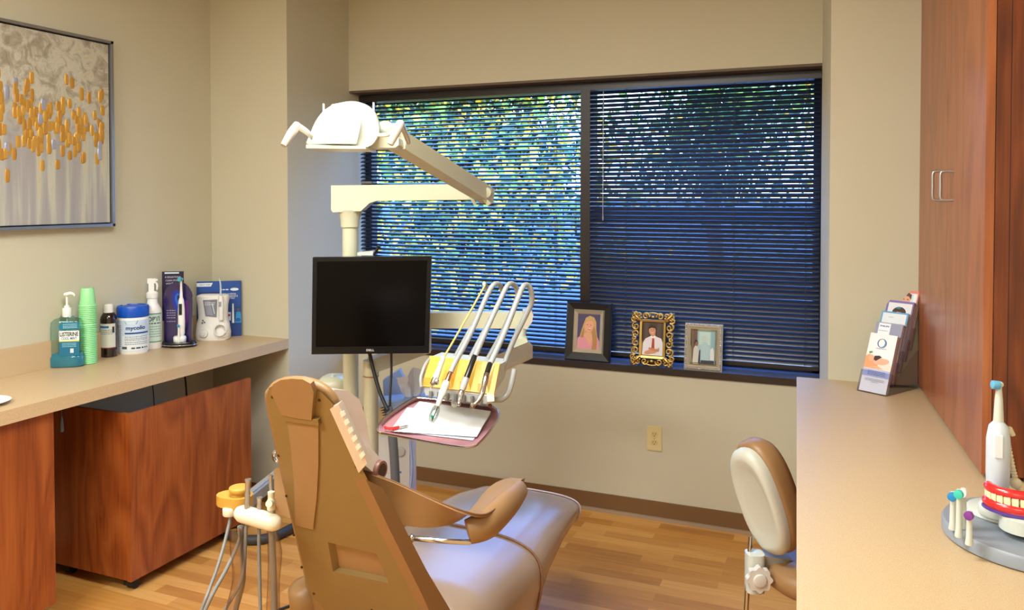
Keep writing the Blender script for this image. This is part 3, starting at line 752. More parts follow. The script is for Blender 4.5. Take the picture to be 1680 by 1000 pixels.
k.build('flosser_wand', WHITE, t, local=True)
MB().box((15 * q, -21.2 * q, 56 * q), (19 * q, -20 * q, 64 * q), .5 * q).build('wand_switch', mat((150, 156, 160), .4), t, local=True)
MB().tube([(17 * q, -16.5 * q, 73 * q), (17 * q, -16.5 * q, 90 * q), (15.5 * q, -16 * q, 99 * q), (14 * q, -15.5 * q, 101 * q)], [1.8 * q, 1.3 * q, 1 * q, .9 * q], 10).build('jet_tip', mat((190, 204, 216), .15), t, local=True)

# poster board behind it
bl_, br_ = onX(322, 560, XL + .035), onY(397, 548, YP - .02)
p = V(((bl_.x + br_.x) / 2, (bl_.y + br_.y) / 2, ZC)); q = (V((br_.x, br_.y, 0)) - V((bl_.x, bl_.y, 0))).length / 74
t = thing('advertising_board', 'blue printed advertising board leaning in the corner behind the white flosser', 'board', p, math.atan2(br_.y - bl_.y, br_.x - bl_.x))
hw = 36 * q
HB = depth(p) / F * 91 / q
k = MB().m(mat((24, 62, 132), .35)).hexa([V(v) * q for v in ((-36, 0, 0), (36, 0, 0), (36, 1.2, 0), (-36, 1.2, 0), (-36, 3, HB), (36, 3, HB), (36, 4.2, HB), (-36, 4.2, HB))])
class PV(Panel):
    def p(s, a, b, off): return Panel.p(s, a, b * HB / 91.5, off)
P = PV(k, (0, 0, 0), (1, 0, 0), V((0, 3, HB)))
P.poly([(-36 * q, 91 * q), (34 * q, 91 * q), (34 * q, 50 * q), (-20 * q, 40 * q)], (18, 76, 156)).poly([(-36 * q, 89 * q), (-10 * q, 89 * q), (-13 * q, 83 * q), (-36 * q, 83 * q)], (226, 234, 240)).text('TAKE THIS!', -23 * q, 86 * q, 2.4 * q, (28, 62, 130), width=18 * q)
P.lines(3 * q, 16 * q, [76.4 * q], 1.8 * q, (220, 232, 246)).ell(25 * q, 77.5 * q, 7 * q, 2.4 * q, (226, 236, 244)).rect(-31 * q, 62 * q, 2 * q, 74 * q, (20, 40, 110)).lines(-26 * q, -6 * q, [69 * q, 66.5 * q], 1.5 * q, (130, 200, 230))
P.text('YOUR DENTAL', 18 * q, 70 * q, 2.7 * q, (236, 242, 250), width=20 * q).text('AMBASSADOR IS', 19 * q, 66.4 * q, 2.7 * q, (236, 242, 250), width=23 * q).text('IMPORTANT', 17 * q, 62.8 * q, 2.7 * q, (236, 242, 250), width=18 * q)
P.poly([(26 * q, 22 * q), (36.5 * q, 22 * q), (35 * q, 40 * q), (28 * q, 40 * q)], (30, 140, 200)).rect(29 * q, 40 * q, 33.5 * q, 46 * q, (70, 84, 100)).poly([(21 * q, 22 * q), (24.5 * q, 22 * q), (23.6 * q, 54 * q), (21.6 * q, 54 * q)], (232, 238, 242)).rect(14 * q, 26 * q, 19 * q, 40 * q, (200, 216, 232)).ell(16.5 * q, 35 * q, 2 * q, 2 * q, (190, 50, 60)).ell(31 * q, 27 * q, 4.4 * q, 3 * q, (12, 84, 170))
k.build('printed_board', None, t, smooth=0, local=True)

# ================================================================== DENTAL CHAIR
hd = R(3.6)
CA, CW, ZZ = V((math.sin(hd), math.cos(hd), 0)), V((math.cos(hd), -math.sin(hd), 0)), V((0, 0, 1))
P0 = at(605, 979, 2.05)
LEAN = R(22)
NB = -(CA * math.cos(LEAN) + ZZ * math.sin(LEAN)); UB = -CA * math.sin(LEAN) + ZZ * math.cos(LEAN)
CB = V((P0.x, P0.y, 0))
def ch(x, y, z): return CB + CW * x + CA * y + ZZ * z
def back(pts, off=0.0): return [hit(x, y, P0 + NB * off, NB) for x, y in pts]
chair = thing('dental_chair', 'tan leather dental patient chair seen from behind, its reclined back shell facing the camera', 'chair', ch(0, .45, 0))
# back shell with a recessed pocket
outline = [(437, 652), (441, 636), (452, 630), (500, 634), (528, 643), (546, 662), (587, 754), (648, 877), (699, 979), (722, 1030), (560, 1030), (508, 972), (501, 943), (476, 836), (458, 750)]
pocket = [(538, 889), (618, 908), (637, 956), (546, 937)]
mb = MB(); TH = .016
bo, bi = back(outline, TH), back(pocket, TH)
vo, vi = [mb.v(p) for p in bo], [mb.v(p) for p in bi]
for L_ in (vo, vi):
    for i in range(len(L_)): mb.bm.edges.new((L_[i], L_[(i + 1) % len(L_)]))
bmesh.ops.triangle_fill(mb.bm, edges=mb.bm.edges[:], use_beauty=True)
vb = [mb.v(p) for p in back(outline, 0)]
for i in range(len(vo)): mb.face([vo[i], vo[(i + 1) % len(vo)], vb[(i + 1) % len(vo)], vb[i]])
cp = sum(bi, V()) / 4
vd = [mb.v(cp + (p - cp) * .72 - NB * .035 + UB * -.008) for p in bi]
for i in range(4): mb.face([vi[i], vd[i], vd[(i + 1) % 4], vi[(i + 1) % 4]])
mb.face(vd); mb.face(vb[::-1])
mb.build('back_shell', TAN_SHELL, chair, smooth=25)
s0 = None
for q in ((447, 651), (524, 656), (457, 747), (585, 765), (470, 813), (495, 930), (515, 973), (660, 923), (482, 877), (610, 1000)):
    c = hit(*q, P0 + NB * TH, NB)
    if s0 is None:
        s0 = MB().cyl(c - NB * .001, c + NB * .0015, .0036, seg=12).build('screw', mat((70, 52, 30), .4, .5), chair); sc0 = c
    else:
        k = s0.copy(); COL.objects.link(k); k.location = s0.location + (c - sc0)
# upholstery behind the shell
uo = [(513, 975), (507, 943), (482, 836), (463, 750), (443, 657), (446, 641), (459, 629), (484, 625), (510, 627), (532, 637), (546, 652), (554, 672), (576, 748), (614, 826), (646, 880), (704, 972), (738, 1045), (530, 1045)]
us_ = cr2(uo, 3)
def grow(pts, d):
    n = len(pts); out = []
    for i in range(n):
        a, b_ = V(pts[i - 2]), V(pts[(i + 2) % n]); t_ = (b_ - a).normalized()
        out.append((pts[i][0] + t_.y * d, pts[i][1] - t_.x * d))
    return out
ar = sum(us_[i - 1][0] * us_[i][1] - us_[i][0] * us_[i - 1][1] for i in range(len(us_)))
sg_ = 1 if ar > 0 else -1
mb = MB().rings([back(grow(us_, sg_ * d_), -o_) for o_, d_ in ((-.001, -6), (.003, 0), (.010, 5), (.020, 8), (.034, 8), (.046, 4), (.056, -4), (.062, -14))])
mb.build('backrest', TAN, chair, smooth=60)
# leather strap over the top and its tongue
mb = MB().prism(back([(450, 640), (454, 625), (466, 618), (484, 616), (502, 617), (515, 624), (520, 638), (518, 660), (516, 684), (492, 681), (468, 676), (458, 656)], TH), NB * .012, .006, 3)
mb.build('headrest_strap', TAN, chair, smooth=60)
mb = MB().prism(back([(464, 675), (526, 684), (527, 694), (466, 685)], TH), NB * .010, .003)
mb.build('strap_bridge', TAN_SHELL, chair)
mb = MB().prism(back([(473, 688), (524, 695), (524, 760), (521, 815), (515, 867), (486, 859), (484, 790), (479, 735)], TH), NB * .004, .0015)
mb.build('strap_tongue', mat((150, 118, 76), .5, noise=.03, bump=.1), chair)
# rail along the right edge; pale squares model reflections on its clear plastic
q4 = [(548, 664), (562, 656), (609, 752), (595, 768)]
rail = MB().prism(back(q4, .004), NB * .016, .003).build('side_rail', mat((214, 208, 196), .15, .3), chair)
for i in range(6):
    t_ = .14 + i * .135; a = V((*q4[0], 0)).lerp(V((*q4[3], 0)), t_); b_ = V((*q4[1], 0)).lerp(V((*q4[2], 0)), t_)
    a2 = V((*q4[0], 0)).lerp(V((*q4[3], 0)), t_ + .07); b2 = V((*q4[1], 0)).lerp(V((*q4[2], 0)), t_ + .07)
    f = [a.lerp(b_, .28), a.lerp(b_, .72), a2.lerp(b2, .72), a2.lerp(b2, .28)]
    MB().prism(back([(v_.x, v_.y) for v_ in f], .020), NB * .003, .001).build('reflection_square', mat((222, 232, 220), .25), rail)
# seat + leg rest
def ring(s, w, zt, zb, n=36, e=.62):
    out = []; zc = (zt + zb) / 2
    zc = zt - (zt - zb) * .38
    for i in range(n):
        a = 2 * math.pi * i / n; c_, s_ = math.cos(a), math.sin(a)
        x = w * math.copysign(abs(c_) ** e, c_) * (1 if s_ > 0 else 1 - .25 * abs(s_))
        z = zc + (math.copysign(abs(s_) ** e, s_) * ((zt - zc) if s_ > 0 else (zc - zb)))
        out.append(ch(x, s, z))
    return out
def interp(tab, s):
    for a, b_ in zip(tab, tab[1:]):
        if a[0] <= s <= b_[0]:
            t_ = (s - a[0]) / (b_[0] - a[0]); return [a[k] * (1 - t_) + b_[k] * t_ for k in range(1, len(a))]
    return tab[-1][1:]
prof = [(.05, .17, .47, .28), (.065, .225, .505, .22), (.11, .25, .53, .18), (.2, .262, .525, .16), (.36, .262, .525, .17), (.50, .255, .525, .20)]
MB().rings([ring(*p) for p in prof]).build('seat', TAUPE, chair, smooth=80)
prof2 = [(.505, .255, .525, .21), (.62, .243, .53, .30), (.78, .222, .525, .35), (.92, .198, .505, .355), (1.03, .170, .465, .345), (1.10, .135, .43, .335), (1.14, .09, .395, .325), (1.155, .03, .365, .33)]
MB().rings([ring(*p) for p in prof2]).build('leg_rest', TAUPE, chair, smooth=80)
sr = ring(.502, .258, .528, .198); MB().tube(sr[-5:] + sr[:24], .004, 8, 2).build('seat_piping', mat((130, 96, 72), .4), chair, smooth=80)
sr = ring(1.03, .1735, .4695, .342); MB().tube(sr[-3:] + sr[:22], .003, 8, 2).build('toe_cover_edge', mat((206, 196, 200), .15), chair, smooth=80)
# base: lift column and floor plate
mb = MB().rings([[ch(x * a, .2 + y * b_, z) for x, y, _ in rrect(.17, .30, 0, 32, .5)] for z, a, b_ in ((0, 1, 1), (.05, 1, 1), (.065, .92, .94))])
mb.build('floor_plate', mat((170, 150, 118), .4), chair)
MB().rings([[ch(x * a, .2 + y * b_, z) for x, y, _ in rrect(.10, .16, 0, 28, .5)] for z, a, b_ in ((.06, 1, 1), (.25, .8, .8))]).build('lift_column', mat((150, 132, 104), .4), chair)
k = MB(); c = at(505, 985, 2.22)
k.lathe([(.02, -.06), (.042, -.05), (.05, 0), (.042, .05), (.02, .06)], c, UB, 20).build('hip_cushion', TAN, chair, smooth=80)
# link from the back to the right arm, padded band beside the shell
mb = MB().prism([hit(x, y, ch(.25, 0, 0), CW) for x, y in [(600, 786), (628, 800), (662, 862), (700, 935), (742, 1005), (742, 1040), (722, 1040), (690, 970), (640, 870)]], -CW * .03, .006)
mb.build('back_edge_padding', TAN, chair, smooth=60)
# right armrest: leather band twisting on to the pad
def ribbon(e1, e2, name, mtl, parent, th=.006):
    n = 28
    def cr(pts, u):
        m_ = len(pts) - 1; i = min(int(u * m_), m_ - 1); t = u * m_ - i
        p0, p1, p2, p3 = pts[max(i - 1, 0)], pts[i], pts[i + 1], pts[min(i + 2, m_)]
        return 0.5 * ((2 * p1) + (p2 - p0) * t + (2 * p0 - 5 * p1 + 4 * p2 - p3) * t * t + (3 * p1 - p0 - 3 * p2 + p3) * t ** 3)
    A_ = [at(*q) for q in e1]; B_ = [at(*q) for q in e2]
    P = []
    for i in range(n + 1):
        a, b_ = cr(A_, i / n), cr(B_, i / n)
        P.append([a.lerp(b_, j / 6) for j in range(7)])
    return MB().grid(P, th).build(name, mtl, parent, smooth=70), [r_[0] for r_ in P]
arm, edge = ribbon([(598, 772, 1.93), (650, 791, 1.9), (705, 816, 1.88), (752, 835, 1.88), (788, 844, 1.90), (810, 836, 1.95), (832, 812, 2.03), (850, 792, 2.12), (860, 785, 2.16)],
       [(622, 846, 1.92), (668, 860, 1.91), (715, 862, 1.90), (752, 850, 1.94), (778, 828, 2.02), (790, 812, 2.08), (806, 796, 2.14), (822, 787, 2.19), (838, 783, 2.22)], 'arm_band', TAN, chair)
MB().tube(edge, .0022, 8, 1).build('arm_piping', mat((112, 76, 44), .5), chair)
pa, pb = [at(768, 872, 1.93), at(800, 858, 1.95), at(833, 826, 2.04), at(853, 803, 2.13)], None
MB().tube(pa, [.030, .036, .034, .026], 22, 8, flat=((0, 0, 1), .8)).build('arm_pad', TAN, chair, smooth=80)
MB().ell(pa[0], (.03, .03, .028)).ell(pa[-1], (.026, .026, .026)).build('arm_pad_end', TAN, chair, smooth=80) if False else None
k = MB().tube([at(676, 882, 1.94), at(720, 886, 1.92), at(772, 889, 1.93)], .0065, 12, 2); k.ell(at(676, 882, 1.94), .010)
k.build('arm_rod', CHROME, chair)
# left arm glimpsed beyond the shell
ribbon([(449, 770, 2.24), (450, 795, 2.22), (451, 820, 2.2), (458, 842, 2.18)], [(463, 764, 2.2), (470, 795, 2.18), (474, 825, 2.16), (476, 850, 2.14)], 'left_arm_band', TAN, chair, .012)
k = MB(); c = at(454, 748, 2.28); k.tube([c + V((0, 0, .016)) * math.cos(a) + RT * .010 * math.sin(a) for a in [i * 6.2832 / 14 for i in range(15)]], .004, 8, 1); k.cyl(c, c + V((.02, .02, -.05)), .006)
k.build('left_arm_rod', CHROME, chair)
# head cushion in its white paper cover, and the rolled neck cushion
PW = ch(.135, 0, 0)
def side(pts, x=.062): return [hit(a, b_, ch(x, 0, 0), CW) for a, b_ in pts]
mb = MB().prism(side([(548, 638), (570, 640), (590, 655), (600, 685), (606, 720), (612, 748), (600, 762), (575, 730), (548, 680)]), -CW * .17, .014, 3)
mb.build('headrest_cushion', mat((228, 214, 208), .6, noise=.02, scale=12, bump=.4), chair, smooth=60)
mb = MB().prism(side([(598, 728), (612, 738), (634, 762), (638, 776), (622, 782), (600, 764)], .085), -CW * .16, .006, 2)
mb.build('paper_cover', mat((240, 238, 240), .6, bump=.3), chair, smooth=60)
c = hit(627, 771, ch(.095, 0, 0), CW)
k = MB().lathe([(.012, 0), (.022, .0), (.024, .004), (.024, .18), (.02, .19)], c, -CW, 24).build('neck_roll', mat((140, 100, 84), .4), chair, smooth=50)
MB().lathe([(.006, -.001), (.016, -.001), (.016, -.0005)], c, -CW, 20).build('roll_core', mat((70, 46, 34), .6), chair)

# ================================================================== SUCTION ARM beside the chair
sa = thing('suction_arm', 'cream holder bar with four suction hoses and an ochre joint, left of the dental chair', 'suction arm', at(425, 850, 2.0) - V((0, 0, at(425, 850, 2.0).z)))
TB = 2.0
b0, b1 = at(397, 842, TB), at(449, 857, TB - .03)
dv = (b1 - b0).normalized()
k = MB().lathe([(.004, -.020), (.014, -.015), (.0205, -.002), (.0215, .01), (.0215, (b1 - b0).length - .01), (.0205, (b1 - b0).length + .002), (.014, (b1 - b0).length + .015), (.004, (b1 - b0).length + .020)], b0, dv, 28)
k.build('holder_bar', CREAM, sa, smooth=70)
# ochre pivot
OCH = mat((192, 148, 62), .4); c = at(393, 812, 2.12)
def yaxis(px, py, t): return at(px, py, t)
k = MB(); outl = []
for i in range(24):
    a = 2 * math.pi * i / 24; r_ = .034 + .03 * max(0, math.cos(a - 2.9)) ** 3
    outl.append(c + V((RT.x, RT.y, 0)) * r_ * math.cos(a) + V((FW.x, FW.y, 0)).normalized() * r_ * math.sin(a) - ZZ * .025)
k.prism(outl, (0, 0, .026), .004).cyl(c, c + ZZ * .012, .020, seg=28).cyl(c + ZZ * .010, c + ZZ * .024, .027, seg=32, bevel=.004)
k.build('pivot_joint', OCH, sa, smooth=50)
c2 = at(377, 836, 2.1)
MB().cyl(c2 - ZZ * .014, c2 + ZZ * .008, .018, seg=24, bevel=.004).build('pivot_cap', CREAM, sa)
k = MB(); e0, e1 = at(405, 822, 2.16), at(462, 776, 2.42); dd = (e1 - e0).normalized(); up_ = ZZ; sd = dd.cross(ZZ).normalized(); up_ = sd.cross(dd)
def beam(mb, a, b_, w, h, w2=None, h2=None, bev=.002):
    a, b_ = V(a), V(b_); d = (b_ - a).normalized(); s_ = d.cross(ZZ).normalized(); u_ = s_.cross(d); w2 = w2 or w; h2 = h2 or h
    P = [a + s_ * x * w / 2 + u_ * y * h / 2 for x, y in ((-1, -1), (1, -1), (1, 1), (-1, 1))] + [b_ + s_ * x * w2 / 2 + u_ * y * h2 / 2 for x, y in ((-1, -1), (1, -1), (1, 1), (-1, 1))]
    return mb.hexa(P, bev)
beam(k, e0, e1, .03, .030); beam(k, e0 + up_ * .016, e1 + up_ * .016, .014, .006)
k.build('alloy_rail', mat((176, 184, 200), .3, .8), sa)
# instruments in the bar, hoses under it
def inst(px, ytop, ybot, r_, mtl, name, parts=()):
    a, b_ = at(px[0], ytop, TB - .01), at(px[1], ybot, TB - .01); L_ = (a - b_).length
    MB().lathe([(r_, 0), (r_, L_ * .55), (r_ * .9, L_ * .6), (r_ * 1.0, L_ * .9), (r_ * 1.18, L_ * .93), (r_ * 1.18, L_ * .99), (r_ * .7, L_), (r_ * .6, L_ * .93)], b_, a - b_, 20).build(name, mtl, sa)
inst((407, 405), 785, 838, .0065, STEEL, 'suction_valve')
inst((426, 425), 815, 845, .0062, STEEL, 'suction_valve')
inst((444, 445), 778, 812, .0048, STEEL, 'syringe_barrel')
k = MB(); a, b_ = at(445, 835, TB - .02), at(445, 806, TB - .02); L_ = (b_ - a).length
k.lathe([(.010, 0), (.0105, L_ * .5), (.008, L_ * .6), (.008, L_ * .78), (.0085, L_ * .8), (.0085, L_), (.005, L_ * 1.02)], a, b_ - a, 20)
k.cyl(at(445, 825, TB - .03), at(441, 826, TB - .045), .0085, seg=16)
k.build('syringe_body', CREAM, sa)
MB().cyl(at(446, 850, TB - .02), at(446, 832, TB - .02), .0085, seg=20).build('syringe_collar', STEEL, sa)
def hose(pts, r_, name='hose', mtl=GREYHOSE, parent=None, **kw): return MB().tube([at(*p) if len(p) == 3 else p for p in pts], r_, 12, 6, **kw).build(name, mtl, parent, smooth=80)
fl = lambda x, y, z=.012: onZ(x, y, z)
endp = ch(-.25, .15, .10)
def down(pts, r_, out, **kw):
    a_, b_ = pts[-2], pts[-1]; sl = (b_[0] - a_[0]) / (b_[1] - a_[1])
    P = [at(*p) for p in pts]; P += [at(b_[0] + sl * 140, b_[1] + 150, b_[2]), at(b_[0] + sl * 190 + 30, b_[1] + 330, b_[2])]
    e_ = P[-1].copy(); e_.z = .06; e_ = e_.lerp(endp, .3); P += [e_, endp]
    return MB().tube(P, r_, 12, 6).build('hose', GREYHOSE, sa, smooth=80)
bx_, by_ = CB.x, CB.y
down([(379, 845, 2.1), (371, 880, 2.08), (360, 920, 2.05), (344, 965, 2.02), (330, 1002, 2.0)], .0042, (-1.42, 1.25))
down([(397, 862, 2.0), (391, 890, 2.0), (372, 932, 1.98), (352, 968, 1.96), (334, 1006, 1.95)], .0048, (-1.36, 1.22))
down([(404, 860, 2.0), (402, 900, 2.0), (400, 935, 2.0), (390, 965, 2.0), (372, 995, 2.0)], .0044, (-1.3, 1.3))
down([(425, 862, 2.0), (425, 900, 2.0), (426, 950, 2.0), (427, 1003, 2.0)], .0044, (-1.25, 1.32))
down([(446, 868, 1.98), (447, 900, 1.98), (449, 950, 1.98), (450, 1003, 1.98)], .0082, (-1.18, 1.34))
down([(394, 862, 2.02), (397, 900, 2.02), (398, 945, 2.02), (386, 1003, 2.02)], .0070, (-1.34, 1.3))
SLV = glassy((232, 226, 224), .22, 'sleeve_film', .15)
k = MB(); k.tube([at(386, 868, 1.99), at(388, 900, 1.99), at(392, 950, 1.99), at(380, 1000, 1.99)], [.014, .017, .017, .015], 10, 5, flat=(RT, .5)).build('clear_sleeve', SLV, sa, smooth=80)
k = MB(); k.tube([at(446, 868, 1.97), at(451, 905, 1.97), at(449, 950, 1.97), at(448, 1001, 1.97)], [.013, .018, .015, .017], 10, 5, flat=(RT, .5)).build('clear_sleeve', SLV, sa, smooth=80)

# corrugated black hose and a cord on the floor
def corrug(P, r_, name, mtl, parent=None, pitch=.008):
    mb = MB().tube(P, r_, 14, 10); return mb.build(name, mtl, parent, smooth=80)
P = [fl(345, 856, .024), fl(383, 880, .024), fl(415, 885, .024), fl(450, 879, .024), fl(482, 864, .024), fl(530, 842, .024)]
rb = mat((52, 54, 56), .6, bump=.3, scale=60)
tag(corrug(P, .021, 'floor_hose', rb), 'thick dark grey vacuum hose lying on the floor behind the suction hoses', 'hose')
o = MB().tube([fl(425, 1010, .006), fl(462, 998, .006), fl(500, 984, .006), fl(560, 960, .006)], .005, 8, 5).build('power_cable', mat((30, 34, 44), .4), smooth=80)
tag(o, 'thin dark cable running across the floor under the dental chair', 'cable')

# ================================================================== DENTAL LIGHT on its post
UNIT = mat((196, 198, 172), .32)
UNITW = mat((200, 206, 196), .3)
FWH = V((FW.x, FW.y, 0)).normalized()
pb_ = at(575, 500, 3.0)
light = thing('dental_light', 'cream operating light on a jointed arm and tall round post behind the monitor', 'lamp', (pb_.x, pb_.y, 0))
zc = at(575, 372, 3.0).z; zt2 = at(575, 346, 3.0).z
MB().lathe([(.085, 0), (.085, .02), (.06, .035), (.0285, .04), (.0285, zc)], (pb_.x, pb_.y, 0), (0, 0, 1), 32).build('post', UNIT, light, smooth=40)
MB().lathe([(.030, zc - .002), (.034, zc), (.036, zc + .028), (.043, zt2 - .008), (.047, zt2 + .004)], (pb_.x, pb_.y, 0), (0, 0, 1), 32).build('post_collar', UNIT, light, smooth=50)
def cprism(pts, t, dep, bev=.004, mb=None, vec=None):
    return (mb or MB()).prism([at(x, y, t) for x, y in pts], (vec or FWH) * dep, bev, 3)
cprism([(543, 304), (700, 302), (796, 302), (798, 327), (700, 328), (618, 329), (606, 333), (592, 346), (546, 348), (543, 344)], 2.95, .09, .008).build('lower_arm', UNIT, light, smooth=50)
MB().box((-.02, -.014, 0), (.02, .014, .008), .002, M=Matrix.Translation(at(602, 301, 2.99)) @ Matrix.Rotation(FACE, 4, 'Z')).build('arm_catch', mat((70, 70, 66), .5), light)
a, b_ = at(800, 322, 2.9), at(652, 231, 2.32)
k = MB(); beam(k, a, b_, .05, .052, .058, .050, .006)
u_ = (b_ - a).normalized().cross(ZZ).cross((b_ - a).normalized()).normalized() * -1
k.build('upper_arm', UNIT, light)
k = MB(); beam(k, a.lerp(b_, .02) + ZZ * .0305, a.lerp(b_, .97) + ZZ * .030, .022, .012, bev=.003); k.build('arm_cover', UNITW, light)
k = MB(); beam(k, at(778, 302, 2.86), at(803, 336, 2.84), .012, .014, bev=.003); k.cyl(at(802, 314, 2.95), at(797, 316, 2.83), .019, seg=20, bevel=.003)
beam(k, at(772, 322, 2.86), at(780, 336, 2.86), .01, .01)
k.build('elbow_bracket', UNIT, light)
# head
O = [(505, 239), (508, 222), (515, 204), (525, 188), (540, 175), (560, 168), (582, 166), (602, 172), (615, 183), (622, 198), (625, 212), (621, 226), (606, 241), (556, 243)]
O2 = cr2(O, 3)
def sc(pts, cx, cy, k_, kx=None): return [(cx + (x - cx) * (kx or k_), cy + (y - cy) * k_) for x, y in pts]
rs = []
for t, k_ in ((2.175, .86), (2.18, .93), (2.20, .98), (2.24, 1.0), (2.31, 1.0), (2.36, .95), (2.40, .82), (2.43, .6)):
    rs.append([at(x, y, t) for x, y in sc(O2, 565, 238, k_, k_ if t > 2.25 else k_ * .5 + .5)])
MB().rings(rs).build('lamp_housing', UNITW, light, smooth=60)
rows = []
for i in range(13):
    v_ = i / 12; y = 235 - v_ * 62
    xl = 513 + 33 * v_ ** 1.7; xr = 584 + 9 * math.sin(v_ * 2.2) - 3 * v_
    rows.append([at(xl + (xr - xl) * j / 10, y - 3 * math.sin(math.pi * j / 10) * v_, 2.166 - .016 * math.sin(math.pi * j / 10) - .012 * math.sin(math.pi * v_) + .02 * v_ * v_) for j in range(11)])
SHIELD = mat((236, 242, 250), .12, coat=.5)
MB().grid(rows, .004).build('lens_shield', SHIELD, light, smooth=80)
cprism([(502, 237), (600, 240), (600, 244), (502, 243)], 2.15, .16, .003).build('lower_rim', UNIT, light)
cprism([(598, 226), (650, 222), (654, 226), (654, 238), (648, 242), (598, 243)], 2.22, .09, .004).build('transformer_housing', UNIT, light)
k = MB().ell(at(632, 212, 2.3), (.027, .027, .024)); k.cyl(at(612, 214, 2.3), at(655, 210, 2.31), .020, .015, seg=20, bevel=.004).build('head_yoke', UNITW, light)
for px_, py_ in ((531, 170), (613, 168)):
    MB().cyl(at(px_, py_ + 14, 2.3), at(px_, py_, 2.3), .003, seg=10).build('vent_pin', UNITW, light)
HS = mat((224, 218, 206), .2, .35)
k = MB().tube([at(517, 230, 2.2), at(503, 216, 2.14), at(488, 206, 2.08)], [.008, .009, .010], 12, 4, flat=(ZZ, .5)).build('handle_arm', HS, light)
MB().tube([at(488, 205, 2.08), at(478, 218, 2.06), at(465, 239, 2.04)], [.011, .0115, .008], 12, 4).build('handle_grip', HS, light)
MB().tube([at(618, 221, 2.18), at(638, 220, 2.12), at(655, 206, 2.06), at(658, 201, 2.05)], [.005, .006, .010, .010], 12, 4, flat=(ZZ, .6)).build('handle_arm', HS, light)
MB().tube([at(657, 202, 2.05), at(650, 216, 2.03), at(640, 237, 2.02)], [.011, .0115, .008], 12, 4).build('handle_grip', HS, light)
MB().tube([at(657, 202, 2.07), at(666, 222, 2.16), at(670, 234, 2.2)], [.009, .008, .006], 12, 4).build('handle_arm', HS, light)

# ------------------------------------------------------------------ monitor
TM = 2.77
mo = thing('monitor', 'black flat computer monitor hanging on the post behind the dental chair', 'monitor', at(610, 500, TM + .06))
cs = [at(511, 581, TM - .01), at(703.5, 579, TM + .01), at(708, 420, TM - .0), at(513, 422, TM - .02)]
xd, yd = (cs[1] - cs[0]).normalized(), (cs[3] - cs[0]); yd = (yd - xd * yd.dot(xd)).normalized(); nd = yd.cross(xd)
BZ = mat((16, 16, 18), .3, spec=.3)
def inset(c, l, r_, b_, t): 
    return [c[0] + xd * l + yd * b_, c[1] - xd * r_ + yd * b_, c[2] - xd * r_ - yd * t, c[3] + xd * l - yd * t]
mb = MB(); inn = inset(cs, .0145, .0145, .025, .0145)
o1 = [mb.v(p) for p in cs]; i1 = [mb.v(p) for p in inn]; i2 = [mb.v(p + nd * .004) for p in inn]; bk = [mb.v(p + nd * .028) for p in cs]
for i in range(4):
    j = (i + 1) % 4; mb.face([o1[i], o1[j], i1[j], i1[i]]); mb.face([i1[i], i1[j], i2[j], i2[i]]); mb.face([o1[j], o1[i], bk[i], bk[j]])
mb.face(bk); mb.face(i2)
mb.build('bezel', BZ, mo, smooth=0)
MB().prism([p + nd * .0015 for p in inn], nd * .002).build('screen', mat((7, 6, 6), .16, spec=.12), mo, smooth=0)
MB().prism([p + nd * .028 for p in inset(cs, .06, .06, .05, .05)], nd * .03, .008).build('rear_housing', BZ, mo)
mb = MB(); P = Panel(mb, (cs[0] + cs[1]) / 2 + yd * .0125, xd, yd)
P.n = -nd; P.text('DELL', 0, 0, .0075, (196, 198, 200), width=.027, bold=.03); mb.build('maker_badge', None, mo, smooth=0)
k = MB(); k.cyl((cs[0] + cs[1] + cs[2] + cs[3]) / 4 + nd * .05, at(576, 500, 2.98), .02, seg=16); k.build('mount_arm', UNIT, mo)
cprism([(586, 414), (612, 412), (612, 419), (586, 419)], 2.86, .05, .002).build('mount_clip', UNITW, mo)
MB().tube([at(613, 418, 2.86), at(618, 410, 2.86), at(622, 403, 2.86)], [.004, .005, .007], 10, 2).build('clamp_lever', BLACK, mo)
MB().tube([at(606, 577, 2.83), at(613, 608, 2.82), at(624, 645, 2.8), at(636, 672, 2.78)], .0068, 10).build('video_cable', mat((24, 22, 24), .5), mo, smooth=80)
MB().tube([at(642, 577, 2.83), at(642, 615, 2.82), at(640, 650, 2.8), at(640, 680, 2.79)], .0042, 10).build('power_cable', mat((24, 22, 24), .5), mo, smooth=80)

# ------------------------------------------------------------------ delivery unit
u0 = at(609, 700, 2.88)
un = thing('delivery_unit', 'dental delivery unit: jointed cream arm carrying a yellow control head with four handpieces', 'dental unit', (u0.x, u0.y, 0))
zt3 = at(609, 590, 2.88).z
MB().lathe([(.026, 0), (.026, zt3 - .055), (.0275, zt3 - .053), (.0275, zt3)], (u0.x, u0.y, 0), (0, 0, 1), 32).build('column', UNIT, un)
MB().lathe([(.0262, .0), (.0285, .001), (.0285, .004), (.0262, .005)], (u0.x, u0.y, zt3 - .058), (0, 0, 1), 32).build('column_joint', mat((140, 96, 60), .4), un)
c = at(604, 600, 2.84); MB().cyl(c, c - FWH * .006, .006, seg=14).build('cap_screw', STEEL, un)
k = MB(); beam(k, V((u0.x, u0.y, zt3 - .018)), at(700, 566, 2.98), .05, .05, bev=.008); k.build('lower_arm', UNITW, un)
k = MB(); beam(k, at(648, 524, 2.99), at(866, 524, 2.84), .05, .056, bev=.008); k.build('upper_arm', UNIT, un)
k = MB(); k.cyl(at(697, 575, 2.98), at(697, 512, 2.98), .024, seg=20); k.build('elbow', UNIT, un)
cprism([(858, 511), (872, 510), (875, 516), (873, 528), (864, 540), (856, 538)], 2.78, .07, .004).build('arm_end_cap', mat((196, 192, 176), .35), un)
k = MB(); k.cyl(at(855, 536, 2.8), at(852, 560, 2.8), .020, seg=20); k.build('pivot', UNITW, un)
